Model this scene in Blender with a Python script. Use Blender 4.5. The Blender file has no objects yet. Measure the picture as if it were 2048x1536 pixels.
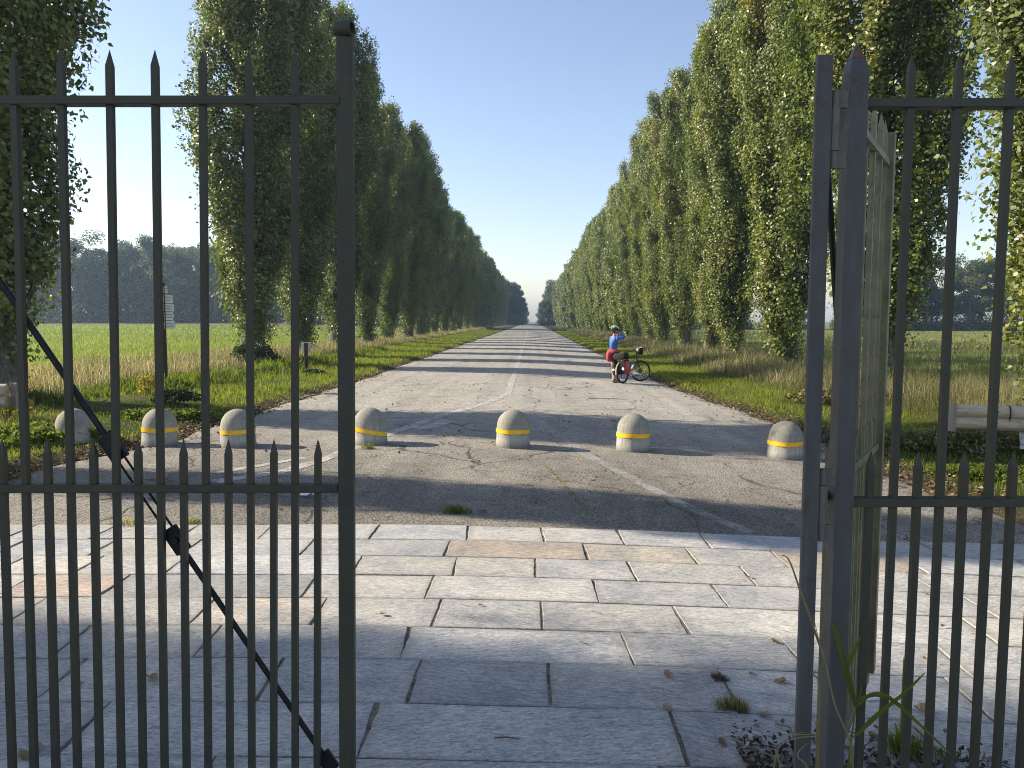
import bpy, bmesh, math, random
import numpy as np
from mathutils import Vector, Matrix, Quaternion

R = math.radians
PI = math.pi
rng = np.random.default_rng(7)
random.seed(7)
scn = bpy.context.scene
col = scn.collection

# ------------------------------------------------------------------ camera, sky, sun, exposure
CAM_H, FPX, PITCH, YAW = 1.85, 1540.0, R(4.68), R(1.5)
SUN_EL, SUN_AZ = R(28.0), R(-80.0)
cam_d = bpy.data.cameras.new('camera')
cam = bpy.data.objects.new('camera', cam_d)
col.objects.link(cam)
cam.location = (0, 0, CAM_H)
cam.rotation_euler = (R(90) - PITCH, 0, YAW)
cam_d.sensor_width = 36.0
cam_d.lens = FPX / 2048 * 36.0
cam_d.clip_start = 0.05
cam_d.clip_end = 6000
scn.camera = cam

world = bpy.data.worlds.new('World')
scn.world = world
world.use_nodes = True
wn = world.node_tree.nodes
wl = world.node_tree.links
wn.clear()
sky = wn.new('ShaderNodeTexSky')
sky.sky_type = 'NISHITA'
sky.sun_disc = False
sky.sun_elevation = SUN_EL
sky.sun_rotation = SUN_AZ
sky.altitude = 100
sky.air_density = 1.0
sky.dust_density = 0.7
sky.ozone_density = 1.6
bg = wn.new('ShaderNodeBackground')
bg.inputs['Strength'].default_value = 0.117
wo = wn.new('ShaderNodeOutputWorld')
tintn = wn.new('ShaderNodeMix'); tintn.data_type = 'RGBA'; tintn.blend_type = 'MULTIPLY'      # white balance of the photograph
tintn.inputs[0].default_value = 1.0; tintn.inputs[7].default_value = (1.05, 0.94, 0.93, 1)
wl.new(sky.outputs[0], tintn.inputs[6])
wl.new(tintn.outputs[2], bg.inputs[0])
wl.new(bg.outputs[0], wo.inputs[0])

sun_d = bpy.data.lights.new('sun', 'SUN')
sun_d.energy = 5.0
sun_d.angle = R(0.53)
sun_d.color = (1.0, 0.89, 0.735)
sun = bpy.data.objects.new('sun', sun_d)
col.objects.link(sun)
SUN = Vector((math.sin(SUN_AZ) * math.cos(SUN_EL), math.cos(SUN_AZ) * math.cos(SUN_EL), math.sin(SUN_EL)))
sun.rotation_euler = SUN.to_track_quat('Z', 'Y').to_euler()
sun.location = (-40, 10, 40)

scn.view_settings.view_transform = 'Standard'
scn.view_settings.look = 'None'
scn.view_settings.exposure = 1.02
scn.view_settings.gamma = 1
scn.view_settings.use_curve_mapping = False
scn.render.engine = 'CYCLES'
scn.cycles.max_bounces = 6
scn.cycles.transparent_max_bounces = 8
scn.cycles.volume_bounces = 0
scn.cycles.use_denoising = True
scn.cycles.denoiser = 'OPENIMAGEDENOISE'
scn.cycles.denoising_input_passes = 'RGB_ALBEDO_NORMAL'
scn.cycles.denoising_prefilter = 'NONE'
scn.cycles.filter_width = 1.0
scn.cycles.use_light_tree = False
scn.cycles.sample_clamp_indirect = 6

# ------------------------------------------------------------------ terrain and measuring helpers
def ss(a, b, x):
    t = np.clip((np.asarray(x, float) - a) / (b - a), 0, 1)
    return t * t * (3 - 2 * t)

def gz(X, Y):
    """height of the carriageway / general lie of the land"""
    X = np.asarray(X, float); Y = np.asarray(Y, float)
    z = -0.04 * (np.clip(X + 1.7, 0, 2.4) ** 2 / 4.8 + np.clip(X - 0.7, 0, 3.5))     # the camber rounds over
    z = z - 0.010 * np.clip(X - 4.2, 0, 8)
    z = z + 1.45 * np.clip((-X - 13) / 40, 0, 1) * np.clip((Y - 28) / 145, 0, 1)
    return z

CP, SP, CY, SY = math.cos(PITCH), math.sin(PITCH), math.cos(YAW), math.sin(YAW)

def uv(u, v):
    """gate frame (u right, v ahead of the photographer) -> world XY"""
    return (u * CY - v * SY, u * SY + v * CY)

def ray(px, py):
    a, b = (px - 1024) / FPX, (768 - py) / FPX
    u, v, z = a, CP + b * SP, -SP + b * CP
    x, y = uv(u, v)
    return np.array((x, y, z))

def at(px, py):
    d = ray(px, py)
    t0, t1 = 0.5, 0.5
    f = lambda t: CAM_H + d[2] * t - float(gz(d[0] * t, d[1] * t))
    while f(t1) > 0 and t1 < 3000:
        t0 = t1; t1 *= 1.1
    for _ in range(40):
        m = (t0 + t1) / 2
        if f(m) > 0: t0 = m
        else: t1 = m
    return Vector((d[0] * t0, d[1] * t0, CAM_H + d[2] * t0))

def on_plane(px, py, v):
    """point (u, z) on the vertical plane v = const of the gate frame"""
    a, b = (px - 1024) / FPX, (768 - py) / FPX
    t = v / (CP + b * SP)
    return (a * t, CAM_H + (-SP + b * CP) * t)

# ------------------------------------------------------------------ object helpers
def tag(o, label=None, cat=None, group=None, kind=None):
    if label: o['label'] = label
    if cat: o['category'] = cat
    if group: o['group'] = group
    if kind: o['kind'] = kind
    return o

def empty(name, loc=(0, 0, 0), rz=0.0):
    o = bpy.data.objects.new(name, None)
    o.empty_display_size = 0.2
    o.location = loc
    o.rotation_euler = (0, 0, rz)
    col.objects.link(o)
    return o

def link(name, me, mat=None, parent=None):
    o = bpy.data.objects.new(name, me)
    col.objects.link(o)
    if mat is not None and len(me.materials) == 0: me.materials.append(mat)
    if parent is not None: o.parent = parent
    return o

def mesh_np(name, V, F, tint=None, smooth=False, mat=None):
    V = np.ascontiguousarray(V, np.float32); F = np.ascontiguousarray(F, np.int32)
    me = bpy.data.meshes.new(name)
    m, k = F.shape
    me.vertices.add(len(V)); me.vertices.foreach_set('co', V.ravel())
    me.loops.add(m * k); me.loops.foreach_set('vertex_index', F.ravel())
    me.polygons.add(m); me.polygons.foreach_set('loop_start', np.arange(0, m * k, k, dtype=np.int32))
    if smooth: me.polygons.foreach_set('use_smooth', np.ones(m, bool))
    if tint is not None:
        a = me.attributes.new('tint', 'FLOAT', 'FACE')
        a.data.foreach_set('value', np.ascontiguousarray(tint, np.float32))
    me.update(calc_edges=True)
    me.validate()
    if mat: me.materials.append(mat)
    return me

class MB:
    """collects shapes for one mesh"""
    def __init__(s): s.v = []; s.f = []
    def add(s, V, F):
        n = len(s.v)
        s.v += [tuple(p) for p in V]; s.f += [tuple(i + n for i in f) for f in F]
        return s
    def box(s, c, size, M=None):
        x, y, z = size[0] / 2, size[1] / 2, size[2] / 2
        V = [Vector(p) for p in ((-x, -y, -z), (x, -y, -z), (x, y, -z), (-x, y, -z), (-x, -y, z), (x, -y, z), (x, y, z), (-x, y, z))]
        if M is not None: V = [M @ p for p in V]
        c = Vector(c)
        return s.add([p + c for p in V], [(3, 2, 1, 0), (4, 5, 6, 7), (0, 1, 5, 4), (1, 2, 6, 5), (2, 3, 7, 6), (3, 0, 4, 7)])
    def tube(s, pts, r, n=8, cap=True):
        pts = [Vector(p) for p in pts]
        rs = r if isinstance(r, (list, tuple)) else [r] * len(pts)
        V = []; F = []
        up = None
        for i, p in enumerate(pts):
            d = (pts[min(i + 1, len(pts) - 1)] - pts[max(i - 1, 0)])
            d = d.normalized() if d.length > 1e-9 else Vector((0, 0, 1))
            if up is None:
                up = d.orthogonal().normalized()
            up = (up - d * up.dot(d))
            up = up.normalized() if up.length > 1e-6 else d.orthogonal().normalized()
            q = d.cross(up)
            for k in range(n):
                a = 2 * PI * k / n
                V.append(p + (up * math.cos(a) + q * math.sin(a)) * rs[i])
        for i in range(len(pts) - 1):
            for k in range(n):
                F.append((i * n + k, i * n + (k + 1) % n, (i + 1) * n + (k + 1) % n, (i + 1) * n + k))
        if cap:
            F.append(tuple(range(n - 1, -1, -1))); F.append(tuple((len(pts) - 1) * n + k for k in range(n)))
        return s.add(V, F)
    def lathe(s, prof, n=24, c=(0, 0, 0)):
        V = []; F = []
        c = Vector(c)
        for (r, z) in prof:
            for k in range(n):
                a = 2 * PI * k / n
                V.append(c + Vector((r * math.cos(a), r * math.sin(a), z)))
        for i in range(len(prof) - 1):
            for k in range(n):
                F.append((i * n + k, i * n + (k + 1) % n, (i + 1) * n + (k + 1) % n, (i + 1) * n + k))
        F.append(tuple(range(n - 1, -1, -1))); F.append(tuple((len(prof) - 1) * n + k for k in range(n)))
        return s.add(V, F)
    def torus(s, c, R0, r, axis='y', n=40, m=8):
        V = []; F = []
        c = Vector(c)
        for i in range(n):
            a = 2 * PI * i / n
            for k in range(m):
                b = 2 * PI * k / m
                q = R0 + r * math.cos(b); h = r * math.sin(b)
                p = (q * math.cos(a), h, q * math.sin(a)) if axis == 'y' else (q * math.cos(a), q * math.sin(a), h)
                V.append(c + Vector(p))
        for i in range(n):
            for k in range(m):
                F.append((i * m + k, i * m + (k + 1) % m, ((i + 1) % n) * m + (k + 1) % m, ((i + 1) % n) * m + k))
        return s.add(V, F)
    def ell(s, c, r, n=12, m=8, M=None):
        V = []; F = []
        c = Vector(c)
        for i in range(m + 1):
            t = PI * i / m
            for k in range(n):
                a = 2 * PI * k / n
                p = Vector((r[0] * math.sin(t) * math.cos(a), r[1] * math.sin(t) * math.sin(a), r[2] * math.cos(t)))
                V.append(c + (M @ p if M is not None else p))
        for i in range(m):
            for k in range(n):
                F.append((i * n + k, (i + 1) * n + k, (i + 1) * n + (k + 1) % n, i * n + (k + 1) % n))
        return s.add(V, F)
    def mesh(s, name, mat=None, smooth=False, bevel=0.0):
        me = bpy.data.meshes.new(name)
        me.from_pydata(s.v, [], s.f)
        if bevel > 0:
            bm = bmesh.new(); bm.from_mesh(me)
            bmesh.ops.bevel(bm, geom=bm.edges[:], offset=bevel, segments=1, affect='EDGES', clamp_overlap=True)
            bm.to_mesh(me); bm.free()
        if smooth:
            me.polygons.foreach_set('use_smooth', [True] * len(me.polygons))
            me.set_sharp_from_angle(angle=R(45))
        me.update()
        if mat: me.materials.append(mat)
        return me
    def build(s, name, mat=None, parent=None, smooth=False, bevel=0.0):
        return link(name, s.mesh(name, mat, smooth, bevel), None, parent)

def copy_tree(o, parent=None):
    c = o.copy(); col.objects.link(c)
    if parent is not None: c.parent = parent
    for ch in o.children: copy_tree(ch, c)
    return c

# ------------------------------------------------------------------ materials
def new_mat(name):
    m = bpy.data.materials.new(name); m.use_nodes = True
    nt = m.node_tree
    b = nt.nodes['Principled BSDF']
    return m, nt, b

def N(nt, t, **kw):
    n = nt.nodes.new('ShaderNode' + t)
    for k, v in kw.items(): setattr(n, k, v)
    return n

def coords(nt, kind='Object'):
    return N(nt, 'TexCoord').outputs[kind]

def noise(nt, vec, scale, detail=4, rough=0.55, dist=0.0):
    n = N(nt, 'TexNoise')
    n.inputs['Scale'].default_value = scale; n.inputs['Detail'].default_value = detail
    n.inputs['Roughness'].default_value = rough; n.inputs['Distortion'].default_value = dist
    nt.links.new(vec, n.inputs['Vector'])
    return n.outputs['Fac']

def ramp(nt, fac, stops, interp='LINEAR'):
    r = N(nt, 'ValToRGB'); r.color_ramp.interpolation = interp
    el = r.color_ramp.elements
    while len(el) < len(stops): el.new(0.5)
    for e, (p, c) in zip(el, stops):
        e.position = p
        e.color = (c, c, c, 1) if isinstance(c, (int, float)) else (*c, 1)
    nt.links.new(fac, r.inputs['Fac'])
    return r.outputs['Color']

def mix(nt, fac, a, b, mode='MIX'):
    m = N(nt, 'Mix', data_type='RGBA', blend_type=mode)
    for sock, val in ((m.inputs[0], fac), (m.inputs[6], a), (m.inputs[7], b)):
        if isinstance(val, bpy.types.NodeSocket): nt.links.new(val, sock)
        elif isinstance(val, (int, float)): sock.default_value = val if sock == m.inputs[0] else (val, val, val, 1)
        else: sock.default_value = (*val, 1)
    return m.outputs[2]

def math_n(nt, op, a, b=0.0):
    m = N(nt, 'Math', operation=op)
    for sock, val in ((m.inputs[0], a), (m.inputs[1], b)):
        if isinstance(val, bpy.types.NodeSocket): nt.links.new(val, sock)
        else: sock.default_value = val
    return m.outputs[0]

def bump(nt, b, height, strength=0.4, dist=0.01):
    n = N(nt, 'Bump')
    n.inputs['Strength'].default_value = strength; n.inputs['Distance'].default_value = dist
    nt.links.new(height, n.inputs['Height']); nt.links.new(n.outputs[0], b.inputs['Normal'])

def mapping(nt, vec, scale):
    m = N(nt, 'Mapping'); m.inputs['Scale'].default_value = scale
    nt.links.new(vec, m.inputs['Vector'])
    return m.outputs[0]

def simple(name, c, rough=0.6, metal=0.0, var=0.25, scale=14, spec=0.5, bmp=0.15):
    m, nt, b = new_mat(name)
    co = coords(nt)
    n = noise(nt, co, scale, 5)
    lo = tuple(x * (1 - var) for x in c); hi = tuple(min(1, x * (1 + var)) for x in c)
    nt.links.new(ramp(nt, n, [(0.3, lo), (0.7, hi)]), b.inputs['Base Color'])
    b.inputs['Roughness'].default_value = rough; b.inputs['Metallic'].default_value = metal
    b.inputs['Specular IOR Level'].default_value = spec
    if bmp: bump(nt, b, noise(nt, co, scale * 6, 4), bmp, 0.004)
    return m

def foliage(name, stops, trans=0.35, rough=0.42, spec=0.45, tmul=(1.5, 1.7, 0.7)):
    m, nt, b = new_mat(name)
    at_ = N(nt, 'Attribute', attribute_name='tint')
    c = ramp(nt, at_.outputs['Fac'], stops)
    nt.links.new(c, b.inputs['Base Color'])
    b.inputs['Roughness'].default_value = rough; b.inputs['Specular IOR Level'].default_value = spec
    tr = N(nt, 'BsdfTranslucent')
    nt.links.new(mix(nt, 1.0, c, tmul, 'MULTIPLY'), tr.inputs['Color'])
    mx = N(nt, 'MixShader'); mx.inputs[0].default_value = trans
    nt.links.new(b.outputs[0], mx.inputs[1]); nt.links.new(tr.outputs[0], mx.inputs[2])
    nt.links.new(mx.outputs[0], nt.nodes['Material Output'].inputs['Surface'])
    return m

M = {}
M['poplar'] = foliage('poplar_leaves', [(0.0, (0.062, 0.092, 0.020)), (0.55, (0.160, 0.190, 0.048)), (0.88, (0.25, 0.260, 0.075)), (0.97, (0.28, 0.255, 0.065)), (1.0, (0.28, 0.20, 0.05))], 0.27, 0.44, 0.42, (1.5, 1.7, 0.6))
M['oak'] = foliage('wood_leaves', [(0.0, (0.040, 0.058, 0.018)), (0.6, (0.085, 0.105, 0.032)), (1.0, (0.16, 0.145, 0.055))], 0.35, 0.6, 0.25)
M['ivy'] = foliage('ivy_leaves', [(0.0, (0.020, 0.036, 0.012)), (0.7, (0.042, 0.066, 0.018)), (1.0, (0.095, 0.12, 0.034))], 0.25, 0.5, 0.2)
M['autumn'] = foliage('yellow_leaves', [(0.0, (0.12, 0.11, 0.03)), (0.5, (0.34, 0.24, 0.035)), (1.0, (0.42, 0.30, 0.05))], 0.4)
M['lawn'] = foliage('verge_grass', [(0.0, (0.060, 0.085, 0.014)), (0.6, (0.125, 0.160, 0.026)), (0.88, (0.19, 0.20, 0.05)), (1.0, (0.34, 0.28, 0.13))], 0.5, 0.6, 0.25, (2.3, 2.3, 1.0))
M['crop'] = foliage('field_crop', [(0.0, (0.095, 0.128, 0.028)), (0.7, (0.165, 0.19, 0.052)), (1.0, (0.25, 0.25, 0.10))], 0.5, 0.6, 0.2, (2.2, 2.3, 1.2))
M['hay'] = foliage('tall_dry_grass', [(0.0, (0.055, 0.080, 0.020)), (0.35, (0.16, 0.15, 0.060)), (0.65, (0.33, 0.275, 0.155)), (1.0, (0.50, 0.43, 0.28))], 0.45, 0.6, 0.25, (1.7, 1.7, 1.3))
M['pale'] = foliage('pale_field_grass', [(0.0, (0.085, 0.115, 0.030)), (0.6, (0.18, 0.195, 0.065)), (1.0, (0.38, 0.33, 0.18))], 0.45, 0.6, 0.2, (1.9, 1.9, 1.2))
M['debris'] = foliage('grey_leaf_crumbs', [(0.0, (0.05, 0.043, 0.033)), (0.5, (0.14, 0.12, 0.09)), (1.0, (0.34, 0.30, 0.23))], 0.1, 0.8, 0.1, (1, 1, 1))
M['litter'] = foliage('dead_leaves', [(0.0, (0.07, 0.045, 0.025)), (0.5, (0.18, 0.12, 0.065)), (1.0, (0.36, 0.28, 0.17))], 0.15, 0.7, 0.2, (1, 0.9, 0.7))

def mat_bark():
    m, nt, b = new_mat('poplar_bark')
    co = coords(nt)
    n = noise(nt, mapping(nt, co, (6, 6, 1.2)), 3.0, 6, 0.65)
    nt.links.new(ramp(nt, n, [(0.3, (0.05, 0.043, 0.034)), (0.52, (0.14, 0.12, 0.095)), (0.75, (0.27, 0.245, 0.20))]), b.inputs['Base Color'])
    b.inputs['Roughness'].default_value = 0.9
    bump(nt, b, n, 0.9, 0.04)
    return m
M['bark'] = mat_bark()

def mat_iron(name, base, algae, rust):
    m, nt, b = new_mat(name)
    co = coords(nt)
    n1 = noise(nt, mapping(nt, co, (1, 1, 0.12)), 26, 5, 0.6)
    n2 = noise(nt, co, 7, 5, 0.65)
    n3 = noise(nt, co, 30, 4, 0.6)
    c = ramp(nt, n1, [(0.25, tuple(x * 0.72 for x in base)), (0.6, base), (0.85, tuple(x * 1.45 for x in base))])
    c = mix(nt, ramp(nt, n2, [(0.40, 0.0), (0.72, algae)]), c, (0.060, 0.068, 0.026))
    c = mix(nt, ramp(nt, n3, [(0.60, 0.0), (0.70, rust)]), c, (0.085, 0.040, 0.022))
    nt.links.new(c, b.inputs['Base Color'])
    nt.links.new(ramp(nt, n2, [(0.3, 0.42), (0.75, 0.72)]), b.inputs['Roughness'])
    b.inputs['Specular IOR Level'].default_value = 0.4
    bump(nt, b, noise(nt, co, 90, 3), 0.25, 0.002)
    return m
M['iron'] = mat_iron('dark_painted_iron', (0.043, 0.043, 0.035), 0.7, 0.7)
M['iron_post'] = mat_iron('slate_painted_iron', (0.078, 0.080, 0.082), 0.30, 0.8)
M['iron_leaf'] = mat_iron('sunlit_algae_iron', (0.22, 0.21, 0.12), 0.6, 0.4)  # algae tint plus a lifted base standing in for sunlight on this leaf
M['hinge'] = mat_iron('worn_hinge_iron', (0.13, 0.115, 0.10), 0.15, 1.0)
M['black_iron'] = simple('black_tie_iron', (0.012, 0.013, 0.014), 0.55, 0.3, 0.3, 30)
M['rust_tip'] = simple('rusty_iron', (0.13, 0.062, 0.035), 0.8, 0.0, 0.5, 25)

def mat_slab():
    m, nt, b = new_mat('gneiss_slab')
    geo = N(nt, 'NewGeometry').outputs['Position']
    oi = N(nt, 'ObjectInfo')
    # offset the grain per slab so that no two slabs share a figure
    cmb = N(nt, 'CombineXYZ')
    nt.links.new(math_n(nt, 'MULTIPLY', oi.outputs['Random'], 71.0), cmb.inputs[0])
    nt.links.new(math_n(nt, 'MULTIPLY', oi.outputs['Random'], 37.0), cmb.inputs[1])
    va = N(nt, 'VectorMath', operation='ADD')
    nt.links.new(geo, va.inputs[0]); nt.links.new(cmb.outputs[0], va.inputs[1])
    vr = N(nt, 'VectorRotate', rotation_type='Z_AXIS')
    nt.links.new(va.outputs[0], vr.inputs['Vector'])
    nt.links.new(math_n(nt, 'MULTIPLY', math_n(nt, 'SUBTRACT', oi.outputs['Random'], 0.5), 0.9), vr.inputs['Angle'])
    p = vr.outputs[0]
    streak = noise(nt, mapping(nt, p, (2.2, 9, 2)), 6.5, 7, 0.72, 0.6)
    fine = noise(nt, mapping(nt, p, (11, 30, 11)), 4, 4, 0.75)
    cloud = noise(nt, p, 2.6, 5, 0.6, 0.4)
    spots = noise(nt, geo, 8.0, 6, 0.7)
    base = oi.outputs['Color']
    c = mix(nt, 1.0, base, ramp(nt, streak, [(0.30, 0.44), (0.5, 0.97), (0.70, 1.34)]), 'MULTIPLY')
    c = mix(nt, 1.0, c, ramp(nt, fine, [(0.3, 0.52), (0.5, 1.0), (0.70, 1.38)]), 'MULTIPLY')
    c = mix(nt, 1.0, c, ramp(nt, cloud, [(0.3, (0.70, 0.72, 0.75)), (0.7, (1.14, 1.11, 1.05))]), 'MULTIPLY')
    c = mix(nt, ramp(nt, spots, [(0.60, 0.0), (0.74, 0.45)]), c, (0.13, 0.125, 0.11))
    gen = N(nt, 'SeparateXYZ'); nt.links.new(coords(nt, 'Generated'), gen.inputs[0])
    ex = math_n(nt, 'MULTIPLY', math_n(nt, 'ABSOLUTE', math_n(nt, 'SUBTRACT', gen.outputs[0], 0.5)), 2.0)
    ey = math_n(nt, 'MULTIPLY', math_n(nt, 'ABSOLUTE', math_n(nt, 'SUBTRACT', gen.outputs[1], 0.5)), 2.0)
    ed_ = math_n(nt, 'ADD', math_n(nt, 'MAXIMUM', math_n(nt, 'POWER', ex, 5.0), math_n(nt, 'POWER', ey, 3.0)), math_n(nt, 'MULTIPLY', math_n(nt, 'SUBTRACT', cloud, 0.5), 1.6))
    c = mix(nt, ramp(nt, ed_, [(0.55, 0.0), (1.15, 0.42)]), c, (0.20, 0.185, 0.155))
    nt.links.new(c, b.inputs['Base Color'])
    b.inputs['Roughness'].default_value = 0.72
    b.inputs['Specular IOR Level'].default_value = 0.35
    h = math_n(nt, 'ADD', streak, math_n(nt, 'MULTIPLY', fine, 0.7))
    bump(nt, b, h, 0.55, 0.006)
    return m
M['slab'] = mat_slab()

def mat_joint():
    m, nt, b = new_mat('joint_soil')
    geo = N(nt, 'NewGeometry').outputs['Position']
    n = noise(nt, geo, 9, 6, 0.7); n2 = noise(nt, geo, 60, 5, 0.7)
    c = ramp(nt, n, [(0.35, (0.09, 0.078, 0.055)), (0.5, (0.22, 0.19, 0.135)), (0.66, (0.42, 0.36, 0.26))])
    c = mix(nt, 1.0, c, ramp(nt, n2, [(0.3, 0.5), (0.7, 1.3)]), 'MULTIPLY')
    nt.links.new(c, b.inputs['Base Color']); b.inputs['Roughness'].default_value = 0.95
    bump(nt, b, n2, 0.9, 0.01)
    return m
M['joint'] = mat_joint()

def mat_road():
    m, nt, b = new_mat('old_asphalt')
    geo = N(nt, 'NewGeometry').outputs['Position']
    sep = N(nt, 'SeparateXYZ'); nt.links.new(geo, sep.inputs[0])
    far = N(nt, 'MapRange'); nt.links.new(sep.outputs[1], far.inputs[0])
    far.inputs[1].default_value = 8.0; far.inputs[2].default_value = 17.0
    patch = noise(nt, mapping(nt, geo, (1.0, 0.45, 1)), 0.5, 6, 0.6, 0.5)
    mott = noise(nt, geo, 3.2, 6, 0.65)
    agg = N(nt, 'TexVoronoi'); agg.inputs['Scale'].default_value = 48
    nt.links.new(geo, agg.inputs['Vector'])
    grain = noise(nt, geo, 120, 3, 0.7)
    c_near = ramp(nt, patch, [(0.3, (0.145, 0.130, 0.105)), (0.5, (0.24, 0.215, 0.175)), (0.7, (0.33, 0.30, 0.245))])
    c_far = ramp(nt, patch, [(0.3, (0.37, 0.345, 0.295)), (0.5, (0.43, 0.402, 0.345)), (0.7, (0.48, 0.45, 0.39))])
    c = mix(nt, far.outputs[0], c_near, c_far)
    c = mix(nt, 1.0, c, ramp(nt, mott, [(0.28, 0.76), (0.5, 1.0), (0.72, 1.14)]), 'MULTIPLY')
    c = mix(nt, 1.0, c, ramp(nt, agg.outputs['Distance'], [(0.08, 1.5), (0.4, 0.95), (0.75, 0.5)]), 'MULTIPLY')
    c = mix(nt, 1.0, c, ramp(nt, grain, [(0.3, 0.8), (0.7, 1.2)]), 'MULTIPLY')
    # long worn tracks along the driving direction
    trk = noise(nt, mapping(nt, geo, (1.6, 0.02, 1)), 1.5, 3, 0.5)
    c = mix(nt, 1.0, c, ramp(nt, trk, [(0.3, 0.88), (0.7, 1.08)]), 'MULTIPLY')
    # cracks: two scales of warped cell edges, only in places
    wn_ = N(nt, 'TexNoise'); wn_.inputs['Scale'].default_value = 1.4; wn_.inputs['Detail'].default_value = 6
    nt.links.new(geo, wn_.inputs['Vector'])
    wadd = N(nt, 'VectorMath', operation='MULTIPLY_ADD')
    nt.links.new(wn_.outputs['Color'], wadd.inputs[0]); wadd.inputs[1].default_value = (0.9, 0.9, 0.0)
    nt.links.new(geo, wadd.inputs[2])
    hs = None
    for (sx, sy, w, lo, hi, nsc) in ((0.42, 0.30, 0.010, 0.47, 0.56, 0.35), (1.5, 1.1, 0.018, 0.55, 0.63, 0.6)):
        v = N(nt, 'TexVoronoi', feature='DISTANCE_TO_EDGE'); v.inputs['Scale'].default_value = 1.0
        nt.links.new(mapping(nt, wadd.outputs[0], (sx, sy, 0.01)), v.inputs['Vector'])
        line = ramp(nt, v.outputs['Distance'], [(w * 0.3, 1.0), (w, 0.0)])
        msk = ramp(nt, noise(nt, geo, nsc, 3), [(lo, 0.0), (hi, 1.0)])
        cr = math_n(nt, 'MULTIPLY', line, msk)
        c = mix(nt, math_n(nt, 'MULTIPLY', cr, 0.85), c, (0.06, 0.054, 0.045))
        hs = cr if hs is None else math_n(nt, 'MAXIMUM', hs, cr)
    nt.links.new(c, b.inputs['Base Color'])
    b.inputs['Roughness'].default_value = 0.9; b.inputs['Specular IOR Level'].default_value = 0.25
    h = math_n(nt, 'SUBTRACT', math_n(nt, 'ADD', math_n(nt, 'MULTIPLY', grain, 0.5), math_n(nt, 'SUBTRACT', 1.0, agg.outputs['Distance'])), math_n(nt, 'MULTIPLY', hs, 1.5))
    bump(nt, b, h, 0.7, 0.008)
    return m
M['road'] = mat_road()

def mat_paint(lo, hi):
    m, nt, b = new_mat('worn_road_paint')
    geo = N(nt, 'NewGeometry').outputs['Position']
    n = noise(nt, geo, 5.0, 7, 0.72); n2 = noise(nt, geo, 60, 4, 0.7)
    c = ramp(nt, n2, [(0.3, (0.40, 0.39, 0.35)), (0.7, (0.60, 0.585, 0.545))])
    nt.links.new(c, b.inputs['Base Color']); b.inputs['Roughness'].default_value = 0.8
    tr = N(nt, 'BsdfTransparent'); mx = N(nt, 'MixShader')
    w = math_n(nt, 'ADD', math_n(nt, 'MULTIPLY', n, 0.75), math_n(nt, 'MULTIPLY', n2, 0.25))
    nt.links.new(ramp(nt, w, [(0.40, lo), (0.58, hi)]), mx.inputs[0])
    nt.links.new(tr.outputs[0], mx.inputs[1]); nt.links.new(b.outputs[0], mx.inputs[2])
    nt.links.new(mx.outputs[0], nt.nodes['Material Output'].inputs['Surface'])
    return m
M['paint'] = mat_paint(.30, .95)
M['faint_paint'] = mat_paint(.05, .55)

def mat_ground():
    m, nt, b = new_mat('field_soil')
    geo = N(nt, 'NewGeometry').outputs['Position']
    a = N(nt, 'Attribute', attribute_name='base')
    n = noise(nt, geo, 0.35, 6, 0.65); n2 = noise(nt, geo, 6, 6, 0.7); n3 = noise(nt, geo, 45, 3, 0.7)
    c = mix(nt, 1.0, a.outputs['Color'], ramp(nt, n, [(0.3, (0.78, 0.80, 0.72)), (0.7, (1.18, 1.15, 1.1))]), 'MULTIPLY')
    c = mix(nt, 1.0, c, ramp(nt, n2, [(0.3, 0.62), (0.7, 1.3)]), 'MULTIPLY')
    c = mix(nt, 1.0, c, ramp(nt, n3, [(0.3, 0.7), (0.7, 1.25)]), 'MULTIPLY')
    nt.links.new(c, b.inputs['Base Color']); b.inputs['Roughness'].default_value = 1.0
    b.inputs['Specular IOR Level'].default_value = 0.1
    bump(nt, b, math_n(nt, 'ADD', n2, n3), 0.8, 0.08)
    return m
M['ground'] = mat_ground()

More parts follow.
